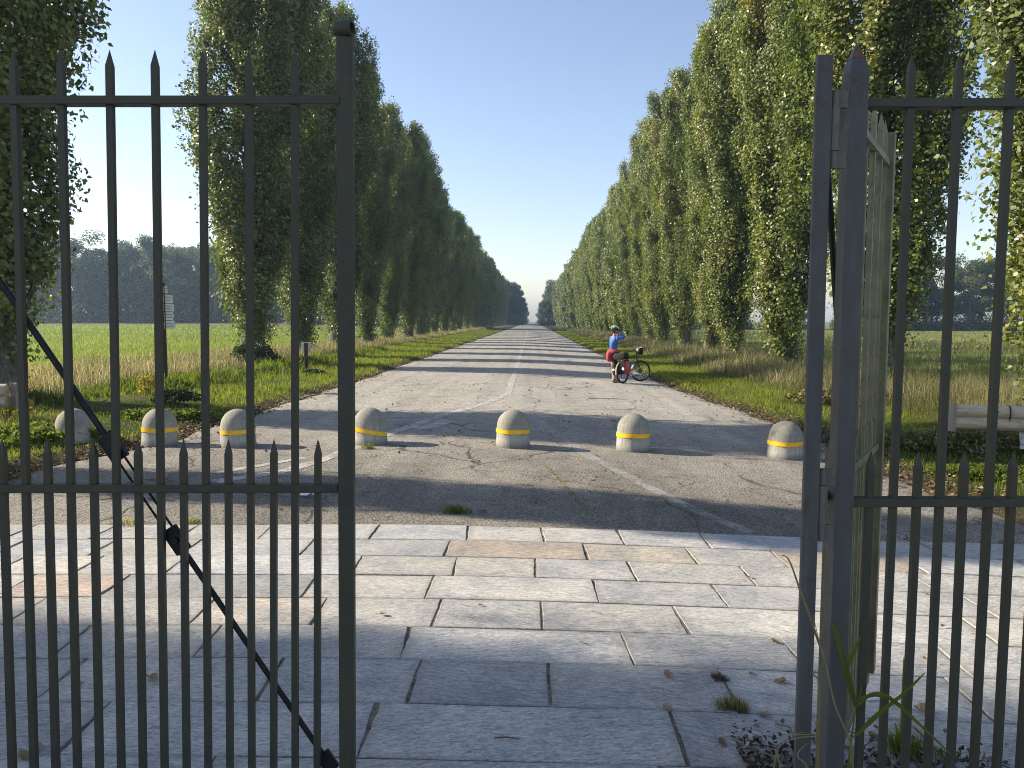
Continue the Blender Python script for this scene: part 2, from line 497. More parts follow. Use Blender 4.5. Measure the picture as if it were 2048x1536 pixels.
def mat_concrete():
    m, nt, b = new_mat('weathered_concrete')
    co = coords(nt)
    oi = N(nt, 'ObjectInfo')
    cmb = N(nt, 'CombineXYZ'); nt.links.new(math_n(nt, 'MULTIPLY', oi.outputs['Random'], 31.0), cmb.inputs[0])
    va = N(nt, 'VectorMath', operation='ADD'); nt.links.new(co, va.inputs[0]); nt.links.new(cmb.outputs[0], va.inputs[1])
    p = va.outputs[0]
    n = noise(nt, p, 5, 6, 0.65); n2 = noise(nt, p, 55, 4, 0.7)
    sep = N(nt, 'SeparateXYZ'); nt.links.new(co, sep.inputs[0])
    top = N(nt, 'MapRange'); nt.links.new(math_n(nt, 'ADD', sep.outputs[2], math_n(nt, 'MULTIPLY', n, 0.25)), top.inputs[0])
    top.inputs[1].default_value = 0.25; top.inputs[2].default_value = 0.5
    c = mix(nt, top.outputs[0], (0.37, 0.36, 0.325), (0.27, 0.26, 0.21))
    c = mix(nt, 1.0, c, ramp(nt, n, [(0.3, 0.72), (0.5, 1.0), (0.72, 1.15)]), 'MULTIPLY')
    c = mix(nt, 1.0, c, ramp(nt, n2, [(0.3, 0.72), (0.7, 1.2)]), 'MULTIPLY')
    drip = noise(nt, mapping(nt, p, (14, 14, 1.2)), 2, 4, 0.6)
    c = mix(nt, ramp(nt, drip, [(0.52, 0.0), (0.72, 0.55)]), c, (0.13, 0.125, 0.10))
    foot = N(nt, 'MapRange'); nt.links.new(math_n(nt, 'ADD', sep.outputs[2], math_n(nt, 'MULTIPLY', n, -0.16)), foot.inputs[0])
    foot.inputs[1].default_value = 0.02; foot.inputs[2].default_value = -0.07
    c = mix(nt, math_n(nt, 'MULTIPLY', foot.outputs[0], 0.75), c, (0.10, 0.09, 0.07))
    blot = noise(nt, p, 11, 6, 0.75)
    c = mix(nt, ramp(nt, blot, [(0.60, 0.0), (0.68, 0.5)]), c, (0.17, 0.155, 0.115))
    nt.links.new(c, b.inputs['Base Color']); b.inputs['Roughness'].default_value = 0.9
    bump(nt, b, n2, 0.5, 0.006)
    return m
M['concrete'] = mat_concrete()

def mat_tape():
    m, nt, b = new_mat('yellow_reflective_tape')
    co = coords(nt)
    n = noise(nt, co, 9, 6, 0.7)
    nt.links.new(ramp(nt, n, [(0.3, (0.72, 0.37, 0.008)), (0.6, (0.88, 0.52, 0.010)), (0.8, (0.80, 0.52, 0.05))]), b.inputs['Base Color'])
    b.inputs['Roughness'].default_value = 0.35
    return m
M['tape'] = mat_tape()

def mat_log():
    m, nt, b = new_mat('bleached_log')
    co = coords(nt)
    n = noise(nt, mapping(nt, co, (0.6, 9, 9)), 3.0, 6, 0.65, 1.2)
    n2 = noise(nt, co, 5, 5, 0.6)
    c = ramp(nt, n, [(0.3, (0.30, 0.225, 0.14)), (0.5, (0.50, 0.41, 0.285)), (0.7, (0.62, 0.53, 0.40))])
    c = mix(nt, ramp(nt, n2, [(0.5, 0.0), (0.75, 0.6)]), c, (0.23, 0.21, 0.18))
    nt.links.new(c, b.inputs['Base Color']); b.inputs['Roughness'].default_value = 0.8
    bump(nt, b, n, 0.5, 0.01)
    return m
M['log'] = mat_log()
M['zinc'] = simple('grey_wood_cap', (0.27, 0.235, 0.19), 0.7, 0.0, 0.25, 8)
M['steel_brown'] = simple('brown_steel_post', (0.060, 0.030, 0.022), 0.6, 0.2, 0.35, 12)
M['plate'] = simple('white_sign_plate', (0.66, 0.65, 0.60), 0.5, 0.0, 0.12, 6)
M['ink'] = simple('black_print', (0.25, 0.25, 0.24), 0.7, 0.0, 0.1, 5, bmp=0)
M['whitepaint'] = simple('flaking_white_paint', (0.58, 0.57, 0.54), 0.75, 0.0, 0.35, 16)
M['paper'] = simple('white_litter', (0.72, 0.74, 0.74), 0.6, 0.0, 0.1, 20)
M['skin'] = simple('skin', (0.46, 0.25, 0.165), 0.55, 0, 0.12, 12, bmp=0)
M['blue'] = simple('blue_jersey', (0.030, 0.125, 0.42), 0.7, 0, 0.2, 18)
M['red'] = simple('red_jacket_cloth', (0.55, 0.045, 0.055), 0.75, 0, 0.25, 14)
M['shorts'] = simple('black_shorts', (0.016, 0.016, 0.018), 0.8, 0, 0.3, 14)
M['hair'] = simple('dark_hair', (0.025, 0.018, 0.013), 0.6, 0, 0.3, 40)
M['helm_white'] = simple('white_helmet_shell', (0.62, 0.63, 0.62), 0.3, 0, 0.1, 9, bmp=0)
M['helm_green'] = simple('lime_helmet_shell', (0.28, 0.62, 0.06), 0.3, 0, 0.1, 9, bmp=0)
M['helm_dark'] = simple('dark_helmet_shell', (0.02, 0.022, 0.025), 0.4, 0, 0.2, 9, bmp=0)
M['shoe'] = simple('grey_shoe', (0.20, 0.19, 0.175), 0.7, 0, 0.3, 20)
M['rubber'] = simple('tyre_rubber', (0.014, 0.014, 0.015), 0.8, 0, 0.3, 30)
M['alu'] = simple('bare_aluminium', (0.45, 0.46, 0.47), 0.35, 0.8, 0.15, 20)
M['bikeframe'] = simple('black_bike_paint', (0.017, 0.018, 0.020), 0.4, 0.2, 0.2, 20, bmp=0)
M['bag_black'] = simple('black_tarpaulin_bag', (0.012, 0.012, 0.014), 0.7, 0, 0.35, 9, 0.2)
M['bag_red'] = simple('red_tarpaulin_bag', (0.46, 0.028, 0.035), 0.5, 0, 0.25, 9)
M['reflect'] = simple('white_reflector', (0.80, 0.81, 0.80), 0.25, 0, 0.05, 9, bmp=0)
M['bottle'] = simple('pale_blue_bottle', (0.32, 0.55, 0.68), 0.25, 0, 0.1, 9, bmp=0)
M['mapcase'] = simple('clear_map_sleeve', (0.52, 0.55, 0.56), 0.2, 0, 0.15, 9, bmp=0)
M['twig'] = simple('dry_twig', (0.13, 0.095, 0.065), 0.9, 0, 0.3, 30)

# ------------------------------------------------------------------ outline of the carriageway (flares towards the gate)
def edge_table(px_pts, x_far):
    pts = [at(*p) for p in px_pts]
    pts.sort(key=lambda p: p.y)
    Y = [2.0] + [p.y for p in pts] + [pts[-1].y + 6, 2000]
    X = [pts[0].x] + [p.x for p in pts] + [x_far, x_far]
    return np.array(Y), np.array(X)
LY, LX = edge_table([(420, 850), (330, 878), (190, 905), (60, 935), (0, 955), (-160, 1010)], -5.5)
RY, RX = edge_table([(1320, 762), (1505, 830), (1620, 866), (1760, 940), (1900, 985), (2060, 1040)], 4.25)
def wob(Y, k): return 0.07 * np.sin(Y * 1.7 + k) + 0.05 * np.sin(Y * 4.1 + 2 * k) + 0.10 * np.sin(Y * 0.43 + 3 * k)
def left_edge(Y): return np.interp(Y, LY, LX) + wob(Y, 1.0) * 0.8
def right_edge(Y): return np.interp(Y, RY, RX) + wob(Y, 2.3) * 0.8

V0 = 6.88                                   # far edge of the stone paving in the gate frame
# ------------------------------------------------------------------ ground: one sheet to the horizon
def axis_vals(breaks):
    out = [breaks[0][0]]
    for (a, step) in breaks[1:]:
        n = max(1, int(round((a - out[-1]) / step)))
        out += list(np.linspace(out[-1], a, n + 1)[1:])
    return np.array(out)
gx = axis_vals([(-900, 0), (-200, 100), (-60, 12), (-20, 2), (-13, 0.5), (13, 0.22), (20, 0.5), (60, 2.5), (200, 14), (900, 100)])
gy = axis_vals([(-40, 0), (0, 5), (6, 0.6), (32, 0.28), (70, 0.8), (140, 3), (420, 12), (1500, 60)])
GX, GY = np.meshgrid(gx, gy)
dist_out = np.maximum(left_edge(GY) - GX, GX - right_edge(GY))
GZ = gz(GX, GY) - 0.06 + 0.10 * ss(-0.15, 0.35, dist_out) + 0.16 * ss(2.0, 5.0, dist_out) * (np.abs(GX) < 16)
GZ += (0.03 * np.sin(GX * 1.9 + GY * 0.7) + 0.03 * np.sin(GY * 1.3 - GX * 0.6)) * ss(0.3, 1.5, dist_out)
GZ[GY < 6.7] = np.minimum(GZ, gz(GX, GY) - 0.06)[GY < 6.7]
def ground_z(x, y):
    d = max(float(left_edge(y)) - x, x - float(right_edge(y)))
    z = float(gz(x, y)) - 0.06 + 0.10 * float(ss(-0.15, 0.35, d)) + 0.16 * float(ss(2.0, 5.0, d)) * (abs(x) < 16)
    return z
def ground_zv(x, y):
    d = np.maximum(left_edge(y) - x, x - right_edge(y))
    return gz(x, y) - 0.06 + 0.10 * ss(-0.15, 0.35, d) + 0.16 * ss(2.0, 5.0, d) * (np.abs(x) < 16)
nV = GX.size
ny, nx = GX.shape
idx = np.arange(nV).reshape(ny, nx)
F = np.stack([idx[:-1, :-1], idx[:-1, 1:], idx[1:, 1:], idx[1:, :-1]], -1).reshape(-1, 4)
me = mesh_np('ground', np.stack([GX, GY, GZ], -1).reshape(-1, 3), F, smooth=True, mat=M['ground'])
def lerp(a, b, t): return np.asarray(a)[None, None, :] * (1 - t[..., None]) + np.asarray(b)[None, None, :] * t[..., None]
soil, lawn_c, straw = (0.085, 0.068, 0.044), (0.060, 0.078, 0.020), (0.135, 0.118, 0.055)
lfield, rfield, plough = (0.120, 0.165, 0.035), (0.165, 0.18, 0.062), (0.20, 0.145, 0.095)
C = lerp(soil, lawn_c, ss(0.15, 0.9, dist_out))
C = C * (1 - ss(2.6, 3.6, dist_out)[..., None]) + np.array(straw) * ss(2.6, 3.6, dist_out)[..., None]
lf = (ss(-14.0, -17.0, GX))[..., None]; C = C * (1 - lf) + np.array(lfield) * lf
rf = (ss(13.5, 17.0, GX))[..., None]; C = C * (1 - rf) + np.array(rfield) * rf
pl = ((GX < -14) * ss(136, 141, GY))[..., None]; C = C * (1 - pl) + np.array(plough) * pl
ca = me.color_attributes.new('base', 'FLOAT_COLOR', 'POINT')
ca.data.foreach_set('color', np.concatenate([C, np.ones_like(C[..., :1])], -1).reshape(-1).astype(np.float32))
tag(link('ground', me), kind='structure')

# ------------------------------------------------------------------ road
yr = axis_vals([(V0, 0), (20, 0.35), (60, 1.0), (200, 5), (1490, 40)])
fr = np.linspace(0, 1, 41)
YR = np.repeat(yr[:, None], 41, 1)
XL, XR = left_edge(yr)[:, None], right_edge(yr)[:, None]
XX = XL + (XR - XL) * fr[None, :]
YR = YR + XX * math.tan(YAW) * np.clip(1 - (YR - V0) / 6, 0, 1)
ZZ = gz(XX, YR)
ZZ[:, 0] -= 0.05; ZZ[:, -1] -= 0.05
ZZ += 0.006 * np.sin(XX * 1.3 + 0.4) * np.sin(YR * 0.9)
n0, n1 = XX.shape
idx = np.arange(XX.size).reshape(n0, n1)
F = np.stack([idx[:-1, :-1], idx[:-1, 1:], idx[1:, 1:], idx[1:, :-1]], -1).reshape(-1, 4)
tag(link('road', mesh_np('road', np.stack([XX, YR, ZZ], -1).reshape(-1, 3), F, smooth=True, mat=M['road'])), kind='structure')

def paint_line(pix, w, world=None, m='paint'):
    pts = [at(*p) for p in pix] if world is None else [Vector(p) for p in world]
    dense = []
    for a, b in zip(pts[:-1], pts[1:]):
        n = max(1, int((b - a).length / 0.35)) if (b - a).length < 60 else 40
        dense += [a.lerp(b, i / n) for i in range(n)]
    dense.append(pts[-1])
    V = []; F = []
    for i, p in enumerate(dense):
        d = dense[min(i + 1, len(dense) - 1)] - dense[max(0, i - 1)]
        s = Vector((d.y, -d.x, 0)).normalized() * w / 2
        ww = 1 + 0.12 * math.sin(i * 2.1) + 0.08 * math.sin(i * 5.3)
        for q in (p - s * ww, p + s * ww):
            V.append((q.x, q.y, float(gz(q.x, q.y)) + 0.006 * math.sin(q.x * 1.3 + 0.4) * math.sin(q.y * 0.9) + 0.006))
    for i in range(len(dense) - 1): F.append((2 * i, 2 * i + 1, 2 * i + 3, 2 * i + 2))
    o = mesh_np('road_marking', V, F, mat=M[m])
    return tag(link('road_marking', o), kind='structure')
paint_line([(1066, 649), (1056, 662), (1040, 715), (1029, 750), (1016, 788)], 0.17)
paint_line([(1016, 788), (975, 806), (880, 832), (780, 868), (640, 922), (560, 945), (430, 965)], 0.20)
paint_line([(1016, 788), (1030, 803), (1060, 830), (1115, 870), (1170, 908), (1290, 972), (1400, 1026), (1500, 1066)], 0.15, m='faint_paint')
paint_line([(830, 858), (868, 852), (900, 842)], 0.34)
paint_line([(560, 806), (705, 770), (800, 735), (905, 697), (980, 670)], 0.12, m='faint_paint')
paint_line([(1120, 672), (1162, 706), (1226, 748), (1290, 790), (1400, 850)], 0.12, m='faint_paint')
paint_line([(430, 948), (560, 925), (610, 916)], 0.14)

# ------------------------------------------------------------------ stone paving: every slab a piece of its own
pav = MB()
nu = 40
us = np.linspace(-8, 8, nu + 1)
for j, v in enumerate((-3.0, V0 - 0.02)):
    for u in us:
        x, y = uv(u, v)
        pav.v.append((x, y, float(gz(x, y)) - 0.001))
for i in range(nu): pav.f.append((i, i + 1, nu + 2 + i, nu + 1 + i))
pavement = tag(pav.build('pavement', M['joint']), kind='structure')

rows_y = [1050, 1079, 1112, 1150, 1196, 1252, 1318, 1406, 1516]
def w2uv(p): return (p.x * CY + p.y * SY, -p.x * SY + p.y * CY)
row_v = [w2uv(at(640, y))[1] for y in rows_y]
row_v[0] = V0
step = 0.47
while row_v[-1] > 0.4: row_v.append(row_v[-1] - step)
joints_px = [
    [40, 208, 376, 531, 750, 935, 1085, 1235, 1395, 1585, 1800],
    [20, 207, 383, 615, 895, 1168, 1370, 1533, 1770],
    [20, 176, 352, 715, 910, 1070, 1258, 1475, 1790],
    [30, 228, 620, 860, 1188, 1425, 1890],
    [49, 405, 637, 875, 1082, 1352, 1900],
    [141, 415, 812, 1250],
    [120, 538, 830, 1097, 1447],
    [165, 735, 1352],
    [-150, 380, 1340]]
grey = (0.475, 0.463, 0.432)
tones = {(1, 895): (0.44, 0.375, 0.30), (1, 1168): (0.45, 0.41, 0.34), (1, 1533): (0.44, 0.375, 0.30), (2, 910): (0.46, 0.44, 0.385),
         (3, 30): (0.48, 0.39, 0.32), (3, 228): (0.33, 0.325, 0.31), (4, 405): (0.48, 0.44, 0.38), (6, -1): (0.30, 0.30, 0.29), (7, -1): (0.31, 0.31, 0.30)}
srng = random.Random(11)
def slab(u0, u1, v0, v1, tone, first=[None]):
    cu, cv = (u0 + u1) / 2, (v0 + v1) / 2
    g = 0.008
    ga, gb = srng.uniform(.003, .008), srng.uniform(.005, .012)
    a0, a1, b0, b1 = u0 + gb, u1 - gb, v0 + ga * .6, v1 - ga * .6
    sk0, sk1 = srng.uniform(-.022, .022), srng.uniform(-.022, .022)
    ring = []
    nu_ = 7; nv_ = 6
    j = lambda s: srng.gauss(0, s)
    xr = lambda t: a1 + sk1 * (t - .5) + j(.0024)
    xl = lambda t: a0 + sk0 * (t - .5) + j(.0024)
    c0, c1, c2, c3 = xl(0), xr(0), xr(1), xl(1)
    for i in range(nu_): ring.append((c0 + (c1 - c0) * i / nu_, b0 + j(.002)))
    for i in range(nv_): ring.append((c1 if i == 0 else xr(i / nv_), b0 + (b1 - b0) * i / nv_))
    for i in range(nu_): ring.append((c2 - (c2 - c3) * i / nu_, b1 + j(.002)))
    for i in range(nv_): ring.append((c3 if i == 0 else xl(1 - i / nv_), b1 - (b1 - b0) * i / nv_))
    V = []; n = len(ring)
    zg = lambda u: float(gz(*uv(u, cv)))
    za, zb_, zm = zg(u0), zg(u1), zg(cu)
    sag = max(0.0, zm - (za + zb_) / 2)
    plane = lambda p: za + (zb_ - za) * (p - u0) / (u1 - u0) + sag * .62
    tz = srng.gauss(0, .0018); tu, tv = srng.gauss(0, .0018), srng.gauss(0, .003)
    for (inset, dz) in ((0, -.05), (0, .003), (.004, .006)):
        for (p, q) in ring:
            p2 = cu + (p - cu) * (1 - inset / max(.1, (u1 - u0) / 2)); q2 = cv + (q - cv) * (1 - inset / max(.1, (v1 - v0) / 2))
            x, y = uv(p2, q2)
            V.append((x, y, plane(p) + (dz if dz > -.04 else -.05) + tz + tu * (p - cu) + tv * (q - cv) * 2))
    F = []
    for r in range(2):
        for k in range(n): F.append((r * n + k, r * n + (k + 1) % n, (r + 1) * n + (k + 1) % n, (r + 1) * n + k))
    F.append(tuple(2 * n + k for k in range(n)))
    x, y = uv(cu, cv)
    me = bpy.data.meshes.new('stone_slab')
    me.from_pydata([(p[0] - x, p[1] - y, p[2]) for p in V], [], F)
    me.materials.append(M['slab'])
    o = link('stone_slab', me, None, pavement)
    o.location = (x, y, 0)
    o.color = (*tone, 1)
for r in range(len(row_v) - 1):
    va, vb = row_v[r], row_v[r + 1]
    if r < len(joints_px):
        ym = (rows_y[r] + rows_y[r + 1]) / 2 if r < len(rows_y) - 1 else 1590
        us_ = [(w2uv(at(px, ym))[0], px) for px in joints_px[r]]
    else:
        us_ = [(-1.6 + srng.uniform(-.3, .3), -1), (-.2 + srng.uniform(-.3, .3), -1), (1.1 + srng.uniform(-.3, .3), -1)]
    us_ = [(u, px) for u, px in us_ if -5.5 < u < 5.5]
    us_.sort()
    while us_[0][0] > -5.2: us_.insert(0, (us_[0][0] - srng.uniform(.8, 1.3), -1))
    while us_[-1][0] < 5.2: us_.append((us_[-1][0] + srng.uniform(.8, 1.3), -1))
    for (ua, pa), (ub, pb) in zip(us_[:-1], us_[1:]):
        k = srng.uniform(.82, 1.10)
        t = tones.get((r, pa)) if pa != -1 else None
        if t is None:
            w = srng.gauss(0, .012)
            t = (grey[0] * k + w, grey[1] * k + w * .5, grey[2] * k - w * .4)
        slab(ua, ub, vb, va, t)

fc_ = MB()  # pale ground added behind the camera, unseen, to bounce sunlight onto the gates
for i in range(21):
    for v in (-45.0, -3.0):
        x, y = uv(-16 + 32 * i / 20, v); fc_.v.append((x, y, float(gz(x, y)) - .005))
for i in range(20): fc_.f.append((2 * i, 2 * i + 2, 2 * i + 3, 2 * i + 1))
M['bounce_ground'] = simple('pale_bounce_gravel', (0.40, 0.37, 0.32), 0.95, 0, 0.3, 6)
tag(fc_.build('bounce_forecourt', M['bounce_ground']), kind='structure')

# ------------------------------------------------------------------ plants: leaf, blade and branch generators
def norm(a): return a / np.maximum(np.linalg.norm(a, axis=-1, keepdims=True), 1e-9)
def leaf_arrays(P, Nrm, size, g):
    """kite shaped leaf, slightly folded, at every point"""
    n = len(P)
    t = norm(np.cross(Nrm, g.normal(size=(n, 3))))
    b = np.cross(Nrm, t)
    s = (size * g.uniform(0.65, 1.25, n))[:, None]
    fold = Nrm * s * 0.10
    V = np.stack([P - t * s * .5, P + b * s * .40 - t * s * .12 + fold, P + t * s * .55, P - b * s * .40 - t * s * .12 + fold], 1)
    return V
def leaves_mesh(name, P, Nrm, size, tint, g, mat):
    V = leaf_arrays(P, Nrm, size, g)
    n = len(P)
    return mesh_np(name, V.reshape(-1, 3), np.arange(4 * n).reshape(n, 4), tint, mat=mat)

def poplar_profile(h):
    return np.interp(h, [0, .04, .10, .2, .32, .5, .68, .82, .93, 1.0], [.30, .42, .48, .62, .82, 1.04, 1.0, .74, .42, .10])

def make_poplar(seed, H, Rm, nb, nleaf, lsize, detail=True):
    g = np.random.default_rng(seed)
    tk = MB()
    wob_a, wob_p = g.uniform(.05, .16), g.uniform(0, 6)
    def axis(z): return np.array((wob_a * math.sin(z * .35 + wob_p), wob_a * math.cos(z * .31 + wob_p * 1.7), z))
    zs = np.linspace(-0.15, H * .93, 16)
    rad = [0.30 * (1 - z / H) ** .9 + .012 + (.14 * math.exp(-max(z, 0) / .35)) for z in zs]
    tk.tube([axis(z) for z in zs], rad, 9)
    P = []; NR = []; TI = []
    per = nleaf // nb
    yellow_phase = g.uniform(0, 6)
    for i in range(nb):
        if i % 4 == 0:
            limb_phi = (i // 4) * 2.399 + g.normal(0, .3); limb_h = H * (0.018 + .80 * (i / nb) ** 1.1) * g.uniform(.92, 1.08)
            limb_r = g.uniform(.70, 1.12); limb_t = g.normal(.45, .15); limb_L = H * g.uniform(.16, .26)
        h0 = max(.8, limb_h + g.normal(0, .35) + .55 * (i % 4))
        phi = limb_phi + g.normal(0, .13)
        L = min(limb_L * g.uniform(.75, 1.05), H * 1.0 - h0)
        reach = Rm * poplar_profile((h0 + L * .55) / H) * limb_r * g.uniform(.72, 1.04)
        if g.random() < .06: reach *= 1.22
        dirv = np.array((math.cos(phi), math.sin(phi), 0))
        side = np.array((-dirv[1], dirv[0], 0))
        bend = g.normal(0, .25)
        def path(t):
            r = reach * (1 - (1 - t) ** 1.8)
            return (axis(h0)[None] * np.array((1, 1, 0)) + dirv[None] * r[:, None] + side[None] * (bend * t * t)[:, None]
                    + np.array((0, 0, 1))[None] * (h0 + L * t)[:, None])
        tk.tube([tuple(p) for p in path(np.linspace(0, .9, 5))], [.055 * (1 - h0 / H) + .02, .04 * (1 - h0 / H) + .014, .022, .013, .006], 4, False)
        m = max(8, int(per * g.uniform(.6, 1.4)))
        t = g.beta(2.1, 1.35, m)
        c = path(t)
        spread = (0.07 + 0.16 * np.sin(np.clip(t, 0, 1) * PI * .88 + .25)) * (Rm / 2.0) * g.uniform(.75, 1.15)
        # leaves sit on short upright twigs: clumped, not an even cloud
        ntw = max(5, m // 14)
        tw = g.normal(size=(ntw, 3)); tw[:, 2] = tw[:, 2] * .8
        ti_ = g.integers(0, ntw, m)
        tw_t = g.beta(2.1, 1.35, ntw)
        cc = path(tw_t)
        spr = np.interp(tw_t, np.sort(t), spread[np.argsort(t)])
        base = cc + tw * spr[:, None]
        along = g.uniform(0, 1, m)
        p = base[ti_] + np.array((0, 0, 1))[None] * (along * .42)[:, None] + (base - cc)[ti_] * (along * .35)[:, None] + g.normal(size=(m, 3)) * np.array((.085, .085, .10)) * (1 if detail else 1.6)
        out = p - axis(0)[None] * 0; out = out * np.array((1, 1, 0))
        nr = norm(norm(out) * 1.0 + g.normal(size=(m, 3)) * .66 + np.array((0, 0, .25)))
        br_t = limb_t + g.normal(0, .05)
        ti = np.clip(br_t + g.normal(0, .19, m) + (g.random(m) < .02) * .5, 0, 1)
        P.append(p); NR.append(nr); TI.append(ti)
    # sprouts low on the trunk
    m = nleaf // 14
    z = .30 + 3.1 * g.uniform(0, 1, m) ** .75; a = g.uniform(0, 2 * PI, m); r = .22 + np.abs(g.normal(0, .34, m)) * np.interp(z, [0, 1.2, 3.2], [.5, .9, 1.6]) * (.6 + .4 * np.sin(a * 3 + z * 2))
    p = np.stack([r * np.cos(a), r * np.sin(a), z], 1)
    P.append(p); NR.append(norm(p * np.array((1, 1, 0)) + g.normal(size=(m, 3)) * .5)); TI.append(np.clip(g.normal(.5, .2, m), 0, 1))
    P = np.concatenate(P); NR = np.concatenate(NR); TI = np.concatenate(TI)
    return tk.mesh('trunk', M['bark'], True), leaves_mesh('crown', P, NR, lsize, TI, g, M['poplar'])

def place_tree(name, meshes, loc, rz, sc, label, cat, group):
    r = empty(name, loc, rz)
    r.scale = sc
    tag(r, label, cat, group)
    link('trunk', meshes[0], None, r); link('crown', meshes[1], None, r)
    return r

near_v = [make_poplar(100 + k, 18.0, 2.0, 150, 104000, 0.112) for k in range(4)]
mid_v = [make_poplar(200 + k, 17.0, 2.0, 120, 44000, 0.165, False) for k in range(3)]
far_v = [make_poplar(300 + k, 16.8, 2.05, 90, 15000, 0.26, False) for k in range(3)]

ordw = ['first', 'second', 'third', 'fourth', 'fifth', 'sixth', 'seventh', 'eighth', 'ninth', 'tenth', 'eleventh', 'twelfth', 'thirteenth', 'fourteenth']
trng = random.Random(5)
left_lab = {1: 'dark backlit poplar at the left edge, its bare branch ends hanging beyond the fence bars',
            2: 'tall poplar behind the left gate bars, its forked trunk base wrapped in dark ivy',
            3: 'slim poplar standing behind the small white back-turned panel, left of the gate stile'}
right_lab = {1: 'broad poplar cut by the right picture edge, crown hanging over the log guard rail',
             2: 'tall poplar seen between and behind the bars of the open gate leaf',
             3: 'tall leafy poplar just left of the hinge post, pale trunk foot showing in the grass'}
lcount = rcount = 0
for side in (-1, 1):
    for k in range(41):
        Y = 15.6 + 7.45 * k + trng.uniform(-.5, .5)
        X = (-11.2 if side < 0 else 10.2) + trng.uniform(-.35, .35)
        if side < 0 and k == 1: continue                       # gap in the left row
        if side < 0 and k == 0: X, Y = -11.4, 15.8
        if side < 0 and k == 2: X, Y = -11.2, 30.7
        if side > 0 and k == 0: X, Y = 10.25, 15.0
        if side > 0 and k == 1: X, Y = 10.3, 23.3
        if side > 0 and k == 2: X, Y = 10.1, 31.0
        if side < 0: lcount += 1; n = lcount
        else: rcount += 1; n = rcount
        v = near_v if k < 9 else (mid_v if k < 20 else far_v)
        s = trng.uniform(.94, 1.05)
        wide = trng.uniform(.96, 1.14)
        if side > 0 and k < 2: wide = 1.22
        lab = (left_lab if side < 0 else right_lab).get(n)
        nm = 'left' if side < 0 else 'right'
        if lab is None:
            lab = (f'{ordw[n - 1]} poplar from the gate in the row along the {nm} side of the road' if n <= 14 else
                   f'distant columnar poplar merging into the wall of trees along the {nm} side of the road')
        place_tree('poplar_tree', v[(k * 2 + (side > 0)) % len(v)], (X, Y, ground_z(X, Y) - .05), trng.uniform(0, 6.28),
                   (s * wide, s * wide, s * (1.03 if k < 12 else 1.0)), lab, 'tree', f'poplars in the row on the {nm} side of the road')

# unseen poplars shading gate and paving; all but the first added for that
for (X, Y, s, w) in ((-11.2, 9.8, .9, .62), (-24.0, 5.25, 1.5, 1.05), (-24.4, 3.4, 1.5, 1.15), (-24.2, .7, 1.5, 1.15), (-29.5, 5.9, 1.6, 1.05), (-29.2, 3.9, 1.6, 1.15)):
    place_tree('poplar_tree', near_v[int(abs(Y)) % 4], (X, Y, 0), Y, (s * w, s * w, s), 'unseen poplar left of the gate, placed for its shade on gate and paving', 'tree', 'unseen poplars placed for shade')

# ------------------------------------------------------------------ broad-leaved woods
def make_broad(seed, H, W, nleaf, lsize, low=.10):
    g = np.random.default_rng(seed)
    tk = MB()
    tk.tube([(0, 0, -.3), (.1, 0, H * .2), (.0, .15, H * .45), (.1, .1, H * .8)], [H * .022, H * .016, H * .011, .04], 7)
    P = []; NR = []; TI = []
    nc = 46
    for i in range(nc):
        u = g.uniform(-.75, 1); a = g.uniform(0, 2 * PI)
        rr = math.sqrt(max(0, 1 - u * u)) * (1.0 if u > 0 else 1.0)
        q = g.uniform(.55, .98)
        zc = H * (low + (1 - low) * (.42 + .52 * u * q)) 
        c = np.array((W * rr * q * math.cos(a), W * rr * q * math.sin(a), zc))
        tk.tube([(0, 0, max(.6, zc * .45)), tuple(c * np.array((.55, .55, .85))), tuple(c)], [.10, .06, .02], 4, False)
        m = int(nleaf / nc * g.uniform(.6, 1.4))
        rad = W * g.uniform(.20, .38)
        d = norm(g.normal(size=(m, 3))) * (g.uniform(0, 1, m) ** .45)[:, None] * rad * np.array((1, 1, .8))
        P.append(c + d); NR.append(norm(d / rad + g.normal(size=(m, 3)) * .7 + np.array((0, 0, .5))))
        TI.append(np.clip(g.normal(.5, .12) + g.normal(0, .16, m), 0, 1))
    m = nleaf // 6                                              # undergrowth at the wood's edge
    a = g.uniform(0, 2 * PI, m); r = W * np.sqrt(g.uniform(0, 1, m)) * 1.05
    z = np.abs(g.normal(0, H * .09, m))
    P.append(np.stack([r * np.cos(a), r * np.sin(a), z], 1)); NR.append(norm(g.normal(size=(m, 3)) + np.array((0, 0, .6)))); TI.append(np.clip(g.normal(.4, .2, m), 0, 1))
    P = np.concatenate(P); NR = np.concatenate(NR); TI = np.concatenate(TI)
    return tk.mesh('trunk', M['bark'], True), leaves_mesh('crown', P, NR, lsize, TI, g, M['oak'])
broad = [make_broad(400 + k, 19.0, (5.2, 4.4, 6.0)[k], 15000, .36) for k in range(3)]
bi = 0
def wood_tree(x, y, s, lab, grp):
    global bi
    place_tree('broadleaf_tree', broad[bi % 3], (x, y, float(gz(x, y)) - .1), trng.uniform(0, 6.28), (s * trng.uniform(.9, 1.15),) * 2 + (s,), lab, 'tree', grp)
    bi += 1
for row in range(3):
    x = -175.0
    while x < -16:
        wood_tree(x, 168 + row * 8 + trng.uniform(-2.5, 2.5), trng.uniform(.86, 1.14), 'hazy broad-leaved tree in the wood beyond the green field on the left', 'trees of the wood beyond the left field')
        x += trng.uniform(5.5, 8.5)
for row in range(2):
    x = 34.0
    while x < 165:
        wood_tree(x, 165 + row * 9 + trng.uniform(-3, 3) + (0 if x > 70 else 25), trng.uniform(.76, 1.06) * (1 if x > 70 else .8), 'dark broad-leaved tree in the wood beyond the dry field on the right', 'trees of the wood beyond the right field')
        x += trng.uniform(6.5, 10)
